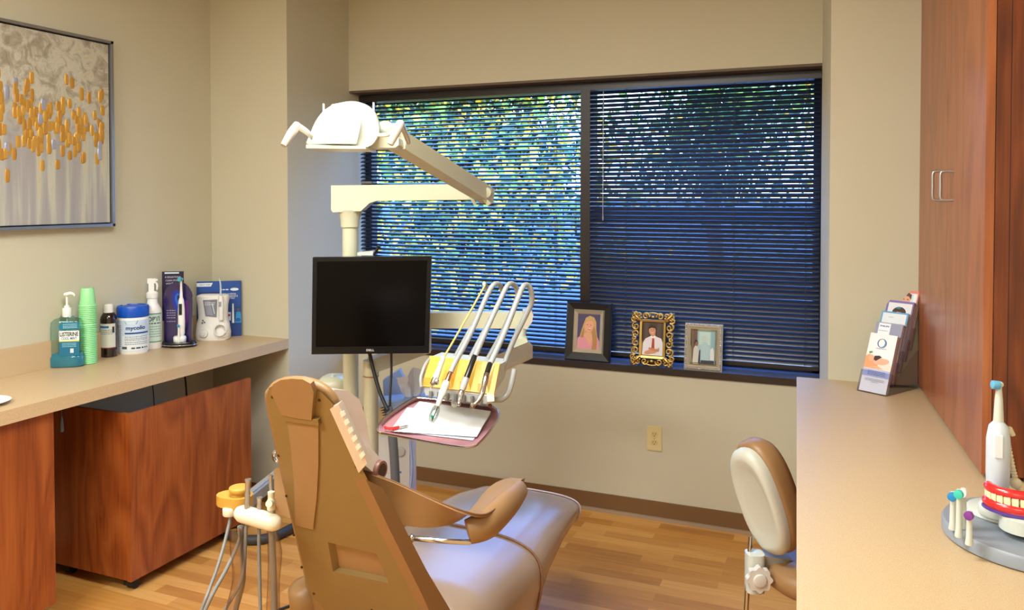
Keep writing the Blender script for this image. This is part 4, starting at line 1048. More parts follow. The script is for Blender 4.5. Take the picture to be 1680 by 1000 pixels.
cprism([(851, 556), (864, 555), (868, 566), (850, 572), (843, 571)], 2.74, .06, .003).build('pivot_foot', UNIT, un)
mb = MB().prism([at(868, 560, 2.72), at(874, 566, 2.82), at(806, 595, 2.5), at(800, 588, 2.42)], ZZ * -.045, .006); mb.build('head_bracket', UNITW, un)
# control head
TL, TR_, BR_, BL_ = at(706, 585, 2.42), at(821, 597, 2.34), at(806, 650, 2.27), at(693, 634, 2.35)
bxd = FWH * .13 + RT * .035 + ZZ * .00
P8 = [BL_, BR_, BR_ + bxd + ZZ * .02, BL_ + bxd + ZZ * .02, TL, TR_, TR_ + bxd * .75 - ZZ * .005, TL + bxd * .75 - ZZ * .005]
MB().hexa(P8, .006, 3).build('control_head', UNITW, un)
ex = (TR_ - TL); ey = (BL_ - TL); fn = ex.cross(ey).normalized(); 
if fn.dot(FW) > 0: fn = -fn
Y = [mat((228, 186, 76), .35), mat((230, 190, 84), .35), mat((234, 204, 108), .35), mat((236, 218, 146), .35)]
def fp(u, v_, o=0): return TL + ex * u + ey * v_ + fn * o
MB().prism([fp(0, 0), fp(1, 0), fp(1, 1.0), fp(0, 1.0)], fn * .006, .003).build('front_panel', mat((224, 178, 78), .35), un)
for i in range(4):
    u1, u2 = i * .25 + .015, i * .25 + .19
    mb = MB(); A_ = [fp(u1, .02, .006), fp(u2, .02, .006), fp(u2 - .01, .98, .006), fp(u1 + .01, .98, .006)]; B_ = [fp(u1 + .01, .04, .010), fp(u2 - .012, .04, .010), fp(u2 - .03, .82, .024), fp(u1 + .03, .82, .024)]
    mb.hexa(A_ + B_, .002).build('holder_bay', Y[i], un)
mb = MB().prism([fp(.02, 1.0, .0), fp(.92, 1.0, .0), fp(.90, 1.22, -.01), fp(.05, 1.2, -.01)], FWH * .06, .003); mb.build('under_rail', mat((150, 150, 146), .4), un)
for i in range(7):
    u1 = .14 + i * .115; c = fp(u1, 1.12, .004); MB().cyl(c, c - ZZ * .022, .0055, seg=10, bevel=.001).build('connector', mat((122, 124, 122), .4), un)
mb = MB().prism([fp(.90, .98, .006), fp(1.0, .98, .006), fp(1.02, 1.2, .004), fp(.93, 1.24, .004)], FWH * .05, .004).build('corner_foot', mat((226, 204, 150), .35), un)
c = at(804, 665, 2.3); MB().ell(c, .006, seg=12, n=8).build('foot_screw', mat((120, 70, 40), .3, .6), un)
MB().tube([at(808, 655, 2.33), at(822, 655, 2.34), at(832, 647, 2.35), at(838, 632, 2.36), at(844, 606, 2.38)], .0085, 14).build('side_handle', mat((168, 172, 168), .3), un, smooth=80)
MB().tube([at(708, 586, 2.42), at(699, 596, 2.38), at(691, 617, 2.35), at(691, 634, 2.34)], .005, 10).build('side_handle', mat((168, 172, 168), .3), un, smooth=80)
# handpieces and their hoses
HG = mat((160, 166, 166), .35); HP = mat((206, 206, 202), .22, .5); SL = mat((196, 196, 196), .15, 1)
def hp(p0, p1, prof, mtl, name, parent=un):
    a, b_ = at(*p0), at(*p1); L_ = (b_ - a).length
    return MB().lathe([(r_, z * L_) for r_, z in prof], a, b_ - a, 18).build(name, mtl, parent)
h = hp((727.5, 586, 2.33), (714, 622, 2.27), [(.006, 0), (.0075, .05), (.008, .6), (.0095, .8), (.0095, .96), (.006, 1)], UNITW, 'air_water_syringe')
hp((714, 620, 2.265), (707, 637, 2.25), [(.0075, 0), (.0085, .3), (.0085, .6), (.003, .7), (.0025, 1)], SL, 'syringe_tip', h)
MB().ell(at(716, 626, 2.25), (.009, .006, .009), seg=12, n=8).build('trigger_button', SL, h)
MB().tube([at(728, 586, 2.33), at(745, 557, 2.35), at(768, 517, 2.38), at(796, 467, 2.42)], .0032, 8).build('yellow_hose', mat((206, 194, 110), .4), h, smooth=80)
MB().tube([at(794, 465, 2.42), at(798, 471, 2.45), at(798, 486, 2.48), at(790, 506, 2.49), at(768, 545, 2.48), at(742, 592, 2.46)], .0075, 10, flat=(ZZ, .7)).build('hose', HG, h, smooth=80)
h = hp((733, 626, 2.25), (716, 670, 2.20), [(.0095, 0), (.0105, .05), (.010, .3), (.0115, .4), (.0085, .55), (.007, .8), (.006, .9), (.004, 1)], UNITW, 'handpiece')
hp((739.5, 610, 2.27), (733, 626, 2.25), [(.006, 0), (.0075, .2), (.0075, 1)], mat((196, 150, 120), .2, .9), 'coupling', h)
hp((717, 667, 2.2), (708, 690, 2.17), [(.008, 0), (.011, .2), (.012, .7), (.009, 1)], glassy((220, 232, 230), .35, 'sleeve'), 'clear_sleeve', h)
MB().tube([at(717, 667, 2.2), at(711, 680, 2.18), at(709, 690, 2.17)], [.004, .003, .002], 8, 2).build('tip', SL, h)
MB().cyl(at(710, 681, 2.165), at(709, 684, 2.165), .004, seg=10).build('green_band', mat((20, 150, 110), .4), h)
MB().tube([at(739.5, 611, 2.27), at(746, 596, 2.29), at(772, 547, 2.34), at(797, 489, 2.40), at(808, 469, 2.42), at(816, 465, 2.44), at(822, 470, 2.46), at(824, 484, 2.48), at(816, 503, 2.49), at(795, 542, 2.49), at(768, 594, 2.46)], .0076, 10).build('hose', HG, h, smooth=80)
h = hp((765, 620, 2.24), (758, 640, 2.22), [(.009, 0), (.010, .1), (.0095, .8), (.007, 1)], HP, 'handpiece')
hp((779, 583, 2.30), (765, 621, 2.24), [(.0065, 0), (.008, .1), (.0085, .95), (.007, 1)], mat((26, 28, 28), .3), 'collar', h)
hp((758, 640, 2.22), (752, 665, 2.2), [(.007, 0), (.0095, .08), (.0095, .3), (.007, .45), (.005, .8), (.0065, .9), (.004, 1)], SL, 'tip', h)
MB().tube([at(780, 583, 2.3), at(804, 528, 2.35), at(823, 487, 2.40), at(832, 469, 2.42), at(839, 465, 2.44), at(846, 470, 2.46), at(849, 484, 2.47), at(843, 503, 2.48), at(823, 547, 2.47), at(795, 598, 2.43)], .0076, 10).build('hose', HG, h, smooth=80)
h = hp((799, 611, 2.22), (791, 646, 2.18), [(.006, 0), (.0085, .06), (.0085, .5), (.007, .6), (.0075, .95), (.006, 1)], SL, 'handpiece')
hp((804, 596, 2.25), (799, 612, 2.22), [(.007, 0), (.0078, .2), (.0078, 1)], mat((26, 28, 28), .3), 'collar', h)
MB().tube([at(791, 645, 2.18), at(786, 655, 2.175), at(776, 665, 2.17)], [.007, .006, .005], 10, 3).build('angled_tip', SL, h)
MB().cyl(at(776, 661, 2.17), at(775, 669, 2.17), .0065, seg=12, bevel=.001).build('tip_head', SL, h)
MB().tube([at(804, 597, 2.25), at(827, 547, 2.32), at(848, 494, 2.37), at(857, 472, 2.4), at(864, 467, 2.42), at(871, 475, 2.43), at(872, 496, 2.44), at(864, 514, 2.44), at(846, 551, 2.43), at(836, 574, 2.42), at(824, 606, 2.39)], .0080, 10).build('hose', HG, h, smooth=80)
# tray frame
TN = (ZZ * math.cos(R(20)) - FWH * math.sin(R(20))).normalized(); TC = at(720, 692, 2.36)
def tp(x, y, o=0): return hit(x, y, TC + TN * o, TN)
loop = cr2([(622, 698), (640, 680), (677, 656), (700, 654), (780, 664), (808, 668), (816, 678), (812, 692), (788, 722), (772, 731), (740, 729), (640, 711), (624, 708)], 5)
lo3 = [tp(719 + (x - 719) * 1.0, 692 + (y - 692) * 1.0, -.017) for x, y in loop]
MB().tube(lo3 + lo3[:1], .0065, 8, 1, cap=False).build('tray_frame', CHROME, un, smooth=80)
k = MB(); k.tube([tp(740, 664, -.014), tp(745, 655, -.03), fp(.4, 1.15, -.05)], .01, 10); k.build('tray_bracket', UNITW, un)
# thick conduit down to the floor, and thin blue tube
MB().tube([at(636, 668, 2.80), at(641, 690, 2.79), at(646, 740, 2.78), at(649, 800, 2.78), at(650, 900, 2.8)], .016, 16).build('conduit', mat((84, 86, 90), .45), un, smooth=80)
k = MB()
for i in range(9): 
    c = at(632 + i * 1.1, 667 + i * 4, 2.795); k.lathe([(.014, -.002), (.019, 0), (.014, .002)], c, at(641, 690, 2.79) - at(636, 668, 2.80), 16)
k.build('conduit_gaiter', mat((52, 54, 58), .5), un, smooth=60)
MB().tube([at(673, 720, 2.95), at(676, 760, 2.95), at(674, 795, 2.95), at(668, 830, 2.95), at(655, 880, 2.95)], .0048, 8).build('blue_tube', mat((140, 156, 200), .35), un, smooth=80)

# utility cabinet beside the post
uc0 = at(640, 740, 3.14)
uc = thing('utility_cabinet', 'white dental utility cabinet on the floor behind the tray, carrying the tissue box', 'cabinet', (uc0.x, uc0.y, 0))
zt4 = at(650, 668, 3.1).z
MU = Matrix.Translation((uc0.x, uc0.y, 0)) @ Matrix.Rotation(FACE, 4, 'Z')
zm = at(650, 712, 3.1).z
MB().box((-.10, -.08, .0), (.085, .14, zm), .012, M=MU).build('lower_housing', mat((206, 208, 206), .35), uc)
MB().box((-.10, -.06, zm), (.06, .12, zm + .03), .008, M=MU).build('middle_ledge', UNIT, uc)
MB().box((-.10, -.03, zm + .03), (.10, .12, zt4), .008, M=MU).build('upper_box', mat((196, 168, 118), .5), uc)
mb = MB(); P = Panel(mb, MU @ V((0, -.0805, 0)), MU.to_3x3() @ V((1, 0, 0)), ZZ); P.n = -(MU.to_3x3() @ V((0, 1, 0)))
P.lines(.018, .055, [at(663, 776, 3.06).z], .008, (70, 122, 180)); P.rect(-.095, .19, .082, .194, (170, 172, 170)); mb.build('lettering', None, uc, smooth=0)
c = MU @ V((.052, -.082, at(662, 740, 3.06).z)); MB().lathe([(.014, 0), (.018, .002), (.016, .006), (.008, .007)], c, -FWH, 20, ).build('latch', mat((188, 186, 180), .3), uc)
# cream housing left of the post
q = at(548, 640, 3.05)
cq = thing('cuspidor_housing', 'cream rounded housing just left of the tall post, behind the chair back', 'housing', (q.x, q.y, 0))
MQ = Matrix.Translation((q.x, q.y, 0)) @ Matrix.Rotation(FACE, 4, 'Z'); zq = at(548, 618, 3.05).z
MB().rings([[MQ @ V((x * s_, y * s_, z)) for x, y, _ in rrect(.055, .07, 0, 28, .6)] for z, s_ in ((0, 1), (zq - .02, 1), (zq - .004, .93), (zq + .006, .6))]).build('housing_body', UNIT, cq, smooth=50)
MB().cyl(MQ @ V((.0, -.02, zq)), MQ @ V((.0, -.02, zq + .014)), .008, seg=12).build('filler_cap', UNITW, cq)
# tissue box + tissue
q = at(678, 660, 3.05)
MT = Matrix.Translation((q.x, q.y, zt4)) @ Matrix.Rotation(FACE + R(25), 4, 'Z')
tb = thing('tissue_box', 'pale blue tissue box with a white tissue pulled up, behind the tray', 'tissue box', (q.x, q.y, zt4), M=MT.copy())
zq = .055
MB().box((-.10, -.055, 0), (.10, .055, zq), .002).build('carton', mat((150, 180, 226), .5, noise=.12, scale=25), tb, local=True)
rows = []
rnd = random.Random(4)
for i in range(9):
    v_ = i / 8; rows.append([((j / 10 - .5) * (.07 + .09 * v_) + .02 * v_ + rnd.uniform(-.003, .003), .018 * math.sin(j * 1.5 + v_ * 2) * (.5 + v_ * .6), zq + .11 * v_ * (1 - .35 * abs(j / 10 - .45) * 2) + rnd.uniform(-.003, .003)) for j in range(11)])
MB().grid(rows, .0008).build('tissue', mat((226, 232, 240), .7), tb, smooth=50, local=True)
# blue-white folder / box standing left of it
cprism([(622, 622), (660, 612), (664, 660), (624, 660)], 3.12, .05, .002, None).build('x', None) if False else None
k = MB(); cprism([(628, 624), (655, 606), (672, 640), (672, 668), (630, 668)], 3.16, .04, .003, k)
tag(k.build('wipes_pack', mat((150, 178, 222), .5)), 'blue-white soft pack standing behind the delivery column, left of the tissue box', 'pack')

# ------------------------------------------------------------------ tray with its papers and scissors
tr = thing('instrument_tray', 'mauve instrument tray in a chrome frame below the handpieces', 'tray', TC)
def scl(k_, o): 
    cx_, cy_ = 719, 692; return [tp(cx_ + (x - cx_) * k_, cy_ + (y - cy_) * k_, o) for x, y in loop]
MAUVE = mat((168, 122, 128), .4)
MB().rings([scl(.80, -.002), scl(.93, -.002), scl(.985, .010), scl(1.0, .012), scl(1.0, .008), scl(.985, .005), scl(.93, -.006), scl(.80, -.006)]).build('tray_body', MAUVE, tr, smooth=60)
def paper(quad, name, label, o, amp, seed, mtl, cat='paper'):
    rnd = random.Random(seed); ph = [rnd.uniform(0, 6) for _ in range(4)]
    P = []
    for i in range(17):
        v_ = i / 16; row = []
        for j in range(21):
            u = j / 20
            x = (quad[0][0] * (1 - u) + quad[1][0] * u) * (1 - v_) + (quad[3][0] * (1 - u) + quad[2][0] * u) * v_
            y = (quad[0][1] * (1 - u) + quad[1][1] * u) * (1 - v_) + (quad[3][1] * (1 - u) + quad[2][1] * u) * v_
            row.append(tp(x, y, o + amp * (1 + math.sin(u * 7 + ph[0] + v_ * 2) * .5 + math.sin(v_ * 9 + ph[1] - u * 3) * .35)))
        P.append(row)
    return tag(MB().grid(P, .0004).build(name, mtl, smooth=60), label, cat)
paper([(668, 668), (806, 678), (776, 722), (640, 706)], 'tray_liner', 'white paper liner lying flat in the mauve tray, under the towel', .0005, .0005, 1, mat((206, 216, 232), .7))
paper([(688, 658), (806, 674), (782, 716), (643, 707)], 'paper_towel', 'crumpled white paper towel spread over the tray liner', .003, .003, 2, mat((240, 244, 244), .7, bump=.2, scale=60))
# scissors with red handles
sx = thing('scissors', 'small scissors with red finger grips on the left corner of the paper towel', 'scissors', tp(650, 702, .012))
for dy in (-1.2, 1.2):
    MB().tube([tp(631, 701 + dy, .012), tp(643, 703 - dy, .013), tp(655, 700 - dy * .3, .014)], [.0035, .003, .0038], 8, 3).build('red_handle', mat((196, 40, 40), .3), sx)
MB().tube([tp(655, 700.5, .014), tp(664, 698, .014), tp(671, 697, .013)], [.003, .0022, .0008], 8, 2).build('blade', STEEL, sx)
MB().tube([tp(655, 701.5, .013), tp(664, 700, .013), tp(671, 698.5, .012)], [.003, .0022, .0008], 8, 2).build('blade', STEEL, sx)

# ================================================================== PHOTO FRAMES on the sill, outlet
def frame_thing(name, label, cpx, w, h, yoff=.012):
    b_ = onY(cpx, 590, YB + yoff)
    M = Matrix.Translation((b_.x, YB + yoff, ZS)) @ Matrix.Rotation(R(-8), 4, 'X')
    return thing(name, label, 'picture frame', M=M)
def rim(mb, w0, h0, y0, w1, h1, y1, zc):
    """sloped rim between outer rectangle (at depth y0) and inner rectangle (at depth y1), centred at height zc"""
    A_ = [mb.v((x * w0 / 2, y0, zc + z * h0 / 2)) for x, z in ((-1, -1), (1, -1), (1, 1), (-1, 1))]
    B_ = [mb.v((x * w1 / 2, y1, zc + z * h1 / 2)) for x, z in ((-1, -1), (1, -1), (1, 1), (-1, 1))]
    for i in range(4): mb.face([A_[i], A_[(i + 1) % 4], B_[(i + 1) % 4], B_[i]])
    return mb
BLK = mat((26, 26, 28), .35)
SILV = mat((204, 200, 180), .28, .5)
def easel(t, w, h):
    MB().box((-w * .42, .012, h * .05), (w * .42, .014, h * .95)).build('backing_board', BLK, t, smooth=0, local=True)
    MB().hexa([V(v) for v in ((-.02, .014, .0), (.02, .014, .0), (.02, .016, .0), (-.02, .016, .0), (-.015, .014, h * .7), (.015, .014, h * .7), (.015, .016, h * .7), (-.015, .016, h * .7))]).build('easel_leg', BLK, t, smooth=0, local=True)
# 1 black frame, blonde portrait
w, h = .236, .292
t = frame_thing('picture_frame', 'wide black picture frame with a portrait of a blonde person in pink, on the sill', 963, w, h); zc = h / 2
mb = rim(rim(rim(MB(), w, h, .0, w, h, .012, zc), w, h, .0, w - .012, h - .012, -.008, zc), w - .012, h - .012, -.008, .158, .216, .004, zc); mb.build('outer_moulding', BLK, t, smooth=0, local=True)
mb = rim(rim(MB(), .160, .218, .004, .150, .208, -.006, zc), .150, .208, -.006, .116, .174, .005, zc); mb.build('silver_liner', SILV, t, smooth=0, local=True)
k = MB(); k.m(mat((72, 66, 104), .35)).box((-.06, .005, zc - .089), (.06, .008, zc + .089))
P = Panel(k, (0, .005, zc)); e = .001
P.ell(0, 0.0, .058, .087, (82, 76, 118), 4, rot=.0) if False else None
HAIR, HAIR2, SKIN = (206, 166, 104), (178, 132, 74), (226, 168, 136)
P.poly([(-.044, -.02), (-.03, .03), (-.016, .068), (.004, .079), (.026, .072), (.038, .05), (.04, .01), (.047, -.03), (.048, -.086), (-.03, -.086)], HAIR)
P.poly([(-.058, -.087), (-.056, -.035), (-.036, -.018), (-.012, -.01), (.02, -.012), (.045, -.022), (.057, -.045), (.058, -.087)], (222, 150, 166))
P.poly([(-.03, -.016), (-.008, -.004), (.012, -.006), (.028, -.02), (.01, -.066)], SKIN)
P.poly([(.016, .0), (.03, .03), (.038, .0), (.046, -.04), (.044, -.087), (.018, -.087), (.024, -.05)], HAIR2)
P.ell(.002, .03, .0225, .033, SKIN, 24, rot=-.12).poly([(-.022, .03), (-.02, .052), (-.004, .067), (.016, .064), (.026, .046), (.014, .054), (-.004, .052), (-.016, .044)], HAIR)
P.ell(-.007, .034, .0035, .0018, (70, 50, 44), 10).ell(.011, .032, .0035, .0018, (70, 50, 44), 10).ell(.004, .014, .009, .0036, (238, 232, 228), 12).poly([(-.005, .0155), (.013, .0135), (.009, .009), (-.001, .010)], (190, 80, 84)).poly([(-.003, .016), (.011, .0145), (.004, .0125)], (244, 240, 236)).poly([(.001, .03), (.004, .022), (.0, .022)], (206, 144, 114))
P.poly([(-.04, -.03), (-.026, .02), (-.022, .0), (-.026, -.03)], HAIR2)
k.build('portrait_print', None, t, smooth=0, local=True)
easel(t, w, h)
# 2 gold openwork frame, man with tie
w, h = .212, .262
t = frame_thing('picture_frame', 'ornate openwork gold picture frame with a person in white shirt and red tie', 1069, w, h); zc = h / 2
mb = rim(rim(rim(MB(), .128, .186, .004, .126, .184, -.006, zc), .126, .184, -.006, .106, .164, -.004, zc), .106, .164, -.004, .098, .154, .004, zc); mb.build('inner_moulding', GOLD, t, smooth=0, local=True)
sc_ = MB()
def curl(cx, cz, r0, a0, turns, sgn=1, r=.0056, y=-.002):
    pts = []
    n = int(14 * abs(turns)) + 4
    for i in range(n + 1):
        u = i / n; a = a0 + sgn * turns * 2 * math.pi * u; rr = r0 * (1 - .72 * u)
        pts.append((cx + rr * math.cos(a), y - .004 * u, cz + rr * math.sin(a)))
    sc_.tube(pts, [r * (1 - .35 * i / n) for i in range(n + 1)], 7, 2)
    sc_.ell((pts[-1][0], pts[-1][1] - .002, pts[-1][2]), r * 1.1, seg=8, n=6)
for sx_ in (-1, 1):
    for sz_ in (-1, 1):
        X, Zc = lambda v_: sx_ * v_, lambda v_: zc + sz_ * v_
        fl_ = 1 if sx_ * sz_ > 0 else -1
        def aa(d): # direction angle mirrored to this corner
            v_ = (math.cos(d) * sx_, math.sin(d) * sz_); return math.atan2(v_[1], v_[0])
        curl(X(.088), Zc(.108), .017, aa(R(200)), 1.1, fl_)
        curl(X(.088), Zc(.118), .012, aa(R(250)), 1.0, -fl_)
        curl(X(.094), Zc(.088), .014, aa(R(150)), 1.1, -fl_)
        curl(X(.066), Zc(.113), .015, aa(R(230)), 1.1, fl_)
        curl(X(.082), Zc(.058), .021, aa(R(90)), 1.15, -fl_, .0058)
        curl(X(.080), Zc(.022), .019, aa(R(270)), 1.15, fl_, .0058)
        curl(X(.035), Zc(.108), .018, aa(R(190)), 1.15, -fl_, .0058)
        sc_.tube([(X(.058), -.004, Zc(.086)), (X(.076), -.009, Zc(.102)), (X(.092), -.006, Zc(.116)), (X(.103), -.002, Zc(.129))], [.008, .0085, .006, .0025], 8, 3)
        for k_ in range(3): sc_.ell((X(.070 + .01 * k_), -.010, Zc(.090 + .014 * k_)), (.008, .004, .006), seg=10, n=6)
for sx_ in (-1, 1):
    sc_.tube([(sx_ * .1, -.002, zc - .028), (sx_ * .090, -.005, zc - .01), (sx_ * .098, -.005, zc), (sx_ * .090, -.005, zc + .01), (sx_ * .1, -.002, zc + .028)], .004, 8, 3)
    sc_.ell((sx_ * .088, -.004, zc + .05), (.006, .004, .010), seg=10, n=6); sc_.ell((sx_ * .088, -.004, zc - .05), (.006, .004, .010), seg=10, n=6)
for sz_ in (-1, 1):
    sc_.tube([(-.045, -.002, zc + sz_ * .113), (-.022, -.004, zc + sz_ * .122), (0, -.005, zc + sz_ * .125), (.022, -.004, zc + sz_ * .122), (.045, -.002, zc + sz_ * .113)], .004, 8, 4)
    sc_.ell((0, -.006, zc + sz_ * .106), (.010, .004, .007), seg=12, n=6)
sc_.build('scrollwork', GOLD, t, smooth=60, local=True)
k = MB(); k.m(mat((66, 54, 46), .35)).box((-.051, .004, zc - .079), (.051, .007, zc + .079))
P = Panel(k, (0, .004, zc))
P.rect(-.04, .0, -.02, .077, (84, 70, 58)).rect(.02, .0, .04, .077, (84, 70, 58))
P.poly([(-.05, -.078), (-.047, -.02), (-.036, .0), (-.014, .012), (.014, .014), (.042, .004), (.049, -.015), (.049, -.078)], (232, 232, 240))
P.poly([(-.01, .01), (.012, .014), (.012, .03), (-.006, .03)], (206, 142, 108)).poly([(-.013, .008), (-.002, .002), (.002, .012), (-.01, .016)], (246, 246, 250)).poly([(.016, .012), (.006, .002), (.0, .012), (.012, .018)], (246, 246, 250))
P.poly([(-.003, .004), (.006, .004), (.008, -.0), (.010, -.045), (.002, -.052), (-.005, -.045), (-.002, .0)], (176, 60, 42))
P.ell(-.003, .040, .0165, .023, (214, 152, 118), 22, rot=.12)
P.poly([(-.021, .042), (-.022, .058), (-.010, .067), (.008, .066), (.015, .054), (.015, .042), (.010, .052), (-.006, .054), (-.016, .050)], (48, 32, 24))
P.ell(-.009, .044, .0028, .0014, (50, 34, 30), 8).ell(.004, .045, .0028, .0014, (50, 34, 30), 8).poly([(-.008, .031), (.005, .032), (.0, .028)], (236, 228, 222)).poly([(-.002, .042), (.001, .036), (-.004, .036)], (190, 126, 96))
P.poly([(-.034, -.06), (-.012, -.05), (.02, -.046), (.034, -.038), (.034, -.05), (.014, -.066), (-.02, -.074), (-.04, -.072)], (214, 152, 118)).poly([(.03, -.058), (.0, -.056), (-.02, -.048), (-.016, -.04), (.004, -.044), (.034, -.05)], (200, 136, 104))
k.build('portrait_print', None, t, smooth=0, local=True)
easel(t, .16, .22)
# 3 silver beaded frame
w, h = .176, .220
t = frame_thing('picture_frame', 'small silver beaded picture frame with a pale blurred scene, rightmost on the sill', 1153, w, h); zc = h / 2
S2 = mat((204, 198, 182), .3, .5)
mb = rim(rim(rim(MB(), w, h, .012, w, h, -.002, zc), w, h, -.002, w - .03, h - .03, -.010, zc), w - .03, h - .03, -.010, .104, .148, .004, zc); mb.build('outer_moulding', S2, t, smooth=0, local=True)
bd = MB()
for sgn in (-1, 1):
    n = 24
    for i in range(n):
        z = zc - h / 2 + .012 + (h - .024) * i / (n - 1); bd.ell((sgn * (w / 2 - .008), -.006, z), (.0044, .004, .0042), seg=8, n=5)
    n = 19
    for i in range(n):
        x = -w / 2 + .012 + (w - .024) * i / (n - 1); bd.ell((x, -.006, zc + sgn * (h / 2 - .008)), (.0042, .004, .0044), seg=8, n=5)
bd.build('beading', mat((200, 196, 186), .2, .9), t, smooth=60, local=True)
mb = rim(rim(MB(), .122, .166, .000, .120, .164, -.009, zc), .120, .164, -.009, .106, .150, .003, zc); mb.build('inner_liner', mat((206, 196, 164), .2, .9), t, smooth=0, local=True)
k = MB(); k.m(mat((150, 176, 176), .3)).box((-.053, .004, zc - .075), (.053, .007, zc + .075))
P = Panel(k, (0, .004, zc))
P.rect(-.052, -.074, -.03, .074, (110, 84, 66)).rect(-.026, -.04, .050, .072, (170, 204, 208)).rect(-.02, .01, .03, .07, (190, 224, 220)).rect(.034, -.01, .05, .072, (140, 184, 196)).ell(.004, .04, .012, .015, (198, 214, 206)).poly([(-.016, -.07), (-.014, .0), (-.004, .024), (.014, .024), (.026, .0), (.028, -.07)], (176, 208, 214))
P.poly([(-.05, -.074), (-.046, -.01), (-.038, .006), (-.026, .0), (-.02, -.03), (-.024, -.074)], (206, 206, 200)).ell(-.034, .016, .009, .013, (150, 96, 78)).poly([(-.044, .018), (-.04, .032), (-.03, .032), (-.027, .022), (-.036, .022), (-.042, .004)], (56, 40, 34)).poly([(-.024, -.074), (-.02, -.02), (-.014, -.01), (-.014, -.074)], (40, 44, 60)).rect(-.012, -.074, .05, -.062, (44, 52, 74)).poly([(.03, -.06), (.032, -.01), (.044, .0), (.05, -.03), (.05, -.06)], (222, 230, 230))
k.build('blurred_print', None, t, smooth=0, local=True)
easel(t, w, h)
# wall outlet
c = onY(1074, 718.5, YB)
t = thing('wall_outlet', 'ivory double power outlet on the wall below the window', 'outlet', (c.x, YB, c.z))
IV = mat((216, 200, 148), .35)
MB().box((-.035, -.006, -.058), (.035, .0, .058), .003).build('cover_plate', IV, t, local=True)
for sg in (-1, 1):
    mb = MB(); zz = sg * .0195
    pts = []
    for i in range(24):
        a = 2 * math.pi * i / 24; pts.append((.0165 * math.cos(a), -.006, zz + max(-.0135, min(.0135, .0165 * math.sin(a)))))
    mb.prism(pts, (0, -.002, 0), .0006)
    so = mb.build('socket', mat((206, 190, 136), .35), t, local=True)
    for x in (-.0062, .0062): MB().box((x - .0011, -.0083, zz), (x + .0011, -.0079, zz + .008)).build('slot', BLACK, so, smooth=0, local=True)
    MB().cyl((0, -.0079, zz - .0065), (0, -.0083, zz - .0065), .0024, seg=12).build('slot', BLACK, so, smooth=0, local=True)
MB().cyl((0, -.006, 0), (0, -.0075, 0), .003, seg=14).build('screw', mat((190, 180, 150), .3, .6), t, local=True)

# ================================================================== RIGHT SIDE
ZR = onY(1356, 621.6, YP).z
RB, RFp = onY(1307, 619.5, YP), onZ(1307, 995, ZR)
dl = (RFp - RB); dl = dl / -dl.y
RN2 = RB + dl * (YP - .75)
rw = thing('worktop', 'beige laminate worktop on the right, under the wall cabinet', 'worktop', (.3, 2.0, ZR - .04))
wx = lambda y: WRX + dx * (YP - y) - .001
mb = MB().prism([(RB.x, YP - .001, ZR - .04), (wx(YP), YP - .001, ZR - .04), (wx(.75), .75, ZR - .04), (RN2.x, .75, ZR - .04)], (0, 0, .04), .002)
mb.build('counter_slab', LAMINATE, rw)
bc = thing('base_cabinet', 'cherry base cabinet standing under the right worktop', 'cabinet', (.5, 2.4, 0))
MB().prism([(.32, YP - .01, .0), (wx(YP) - .005, YP - .01, .0), (wx(.9) - .005, .9, .0), (.45, .9, .0)], (0, 0, ZR - .0405), .002).build('body', CHERRY, bc)

B1 = onY(1505, 628, YP - .002); Z1 = B1.z; B2 = onZ(1610, 777, Z1)
ux = (B2 - B1); ux.z = 0; LEN = ux.length; ux.normalize(); uy = V((-ux.y, ux.x, 0))     # ux toward the camera, uy into the cabinet
if uy.x < 0: uy = -uy
ZTOP = 2.5
def wc(a, b_, z): return V((B1.x, B1.y, 0)) + ux * a + uy * b_ + ZZ * z
def wbox(a0, a1, b0, b1, z0, z1, bev=.0015, mb=None):
    return (mb or MB()).hexa([wc(a0, b0, z0), wc(a1, b0, z0), wc(a1, b1, z0), wc(a0, b1, z0), wc(a0, b0, z1), wc(a1, b0, z1), wc(a1, b1, z1), wc(a0, b1, z1)], bev)
wcab = thing('wall_cabinet', 'tall cherry two-door wall cabinet hanging over the right worktop', 'cabinet', wc(LEN / 2, .15, Z1))
def on_door(px, py): 
    p = hit(px, py, B1, uy); return (p - B1).dot(ux), p.z
seam = on_door(1554, 300)[0]
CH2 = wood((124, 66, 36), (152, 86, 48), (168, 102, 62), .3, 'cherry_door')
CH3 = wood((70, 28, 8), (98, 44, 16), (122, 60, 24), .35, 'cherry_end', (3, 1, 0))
DK_ = min((V((wx(YP), YP, 0)) - wc(0, 0, 0)).dot(uy), .6)
d1, hz = None, None
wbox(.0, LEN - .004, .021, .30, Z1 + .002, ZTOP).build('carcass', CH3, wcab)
dd1 = wbox(.001, seam - .0015, 0, .02, Z1, ZTOP).build('door', CH2, wcab)
dd2 = wbox(seam + .0015, LEN, 0, .02, Z1, ZTOP).build('door', CH2, wcab)
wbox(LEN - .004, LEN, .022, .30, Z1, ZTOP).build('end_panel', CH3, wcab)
wbox(LEN - .0045, LEN + .0005, .052, .054, Z1, ZTOP, 0).build('panel_joint', mat((50, 20, 8), .6), wcab)
for (pxa, dr) in ((1551, dd1), (1565, dd2)):
    a0, zt5 = on_door(pxa, 281); _, zb5 = on_door(pxa, 328)
    MB().tube([wc(a0, 0, zt5), wc(a0, -.026, zt5), wc(a0, -.034, zt5 - .008), wc(a0, -.034, (zt5 + zb5) / 2), wc(a0, -.034, zb5 + .008), wc(a0, -.026, zb5), wc(a0, 0, zb5)], .0042, 12, 5).build('handle', STEEL, dr, smooth=80)

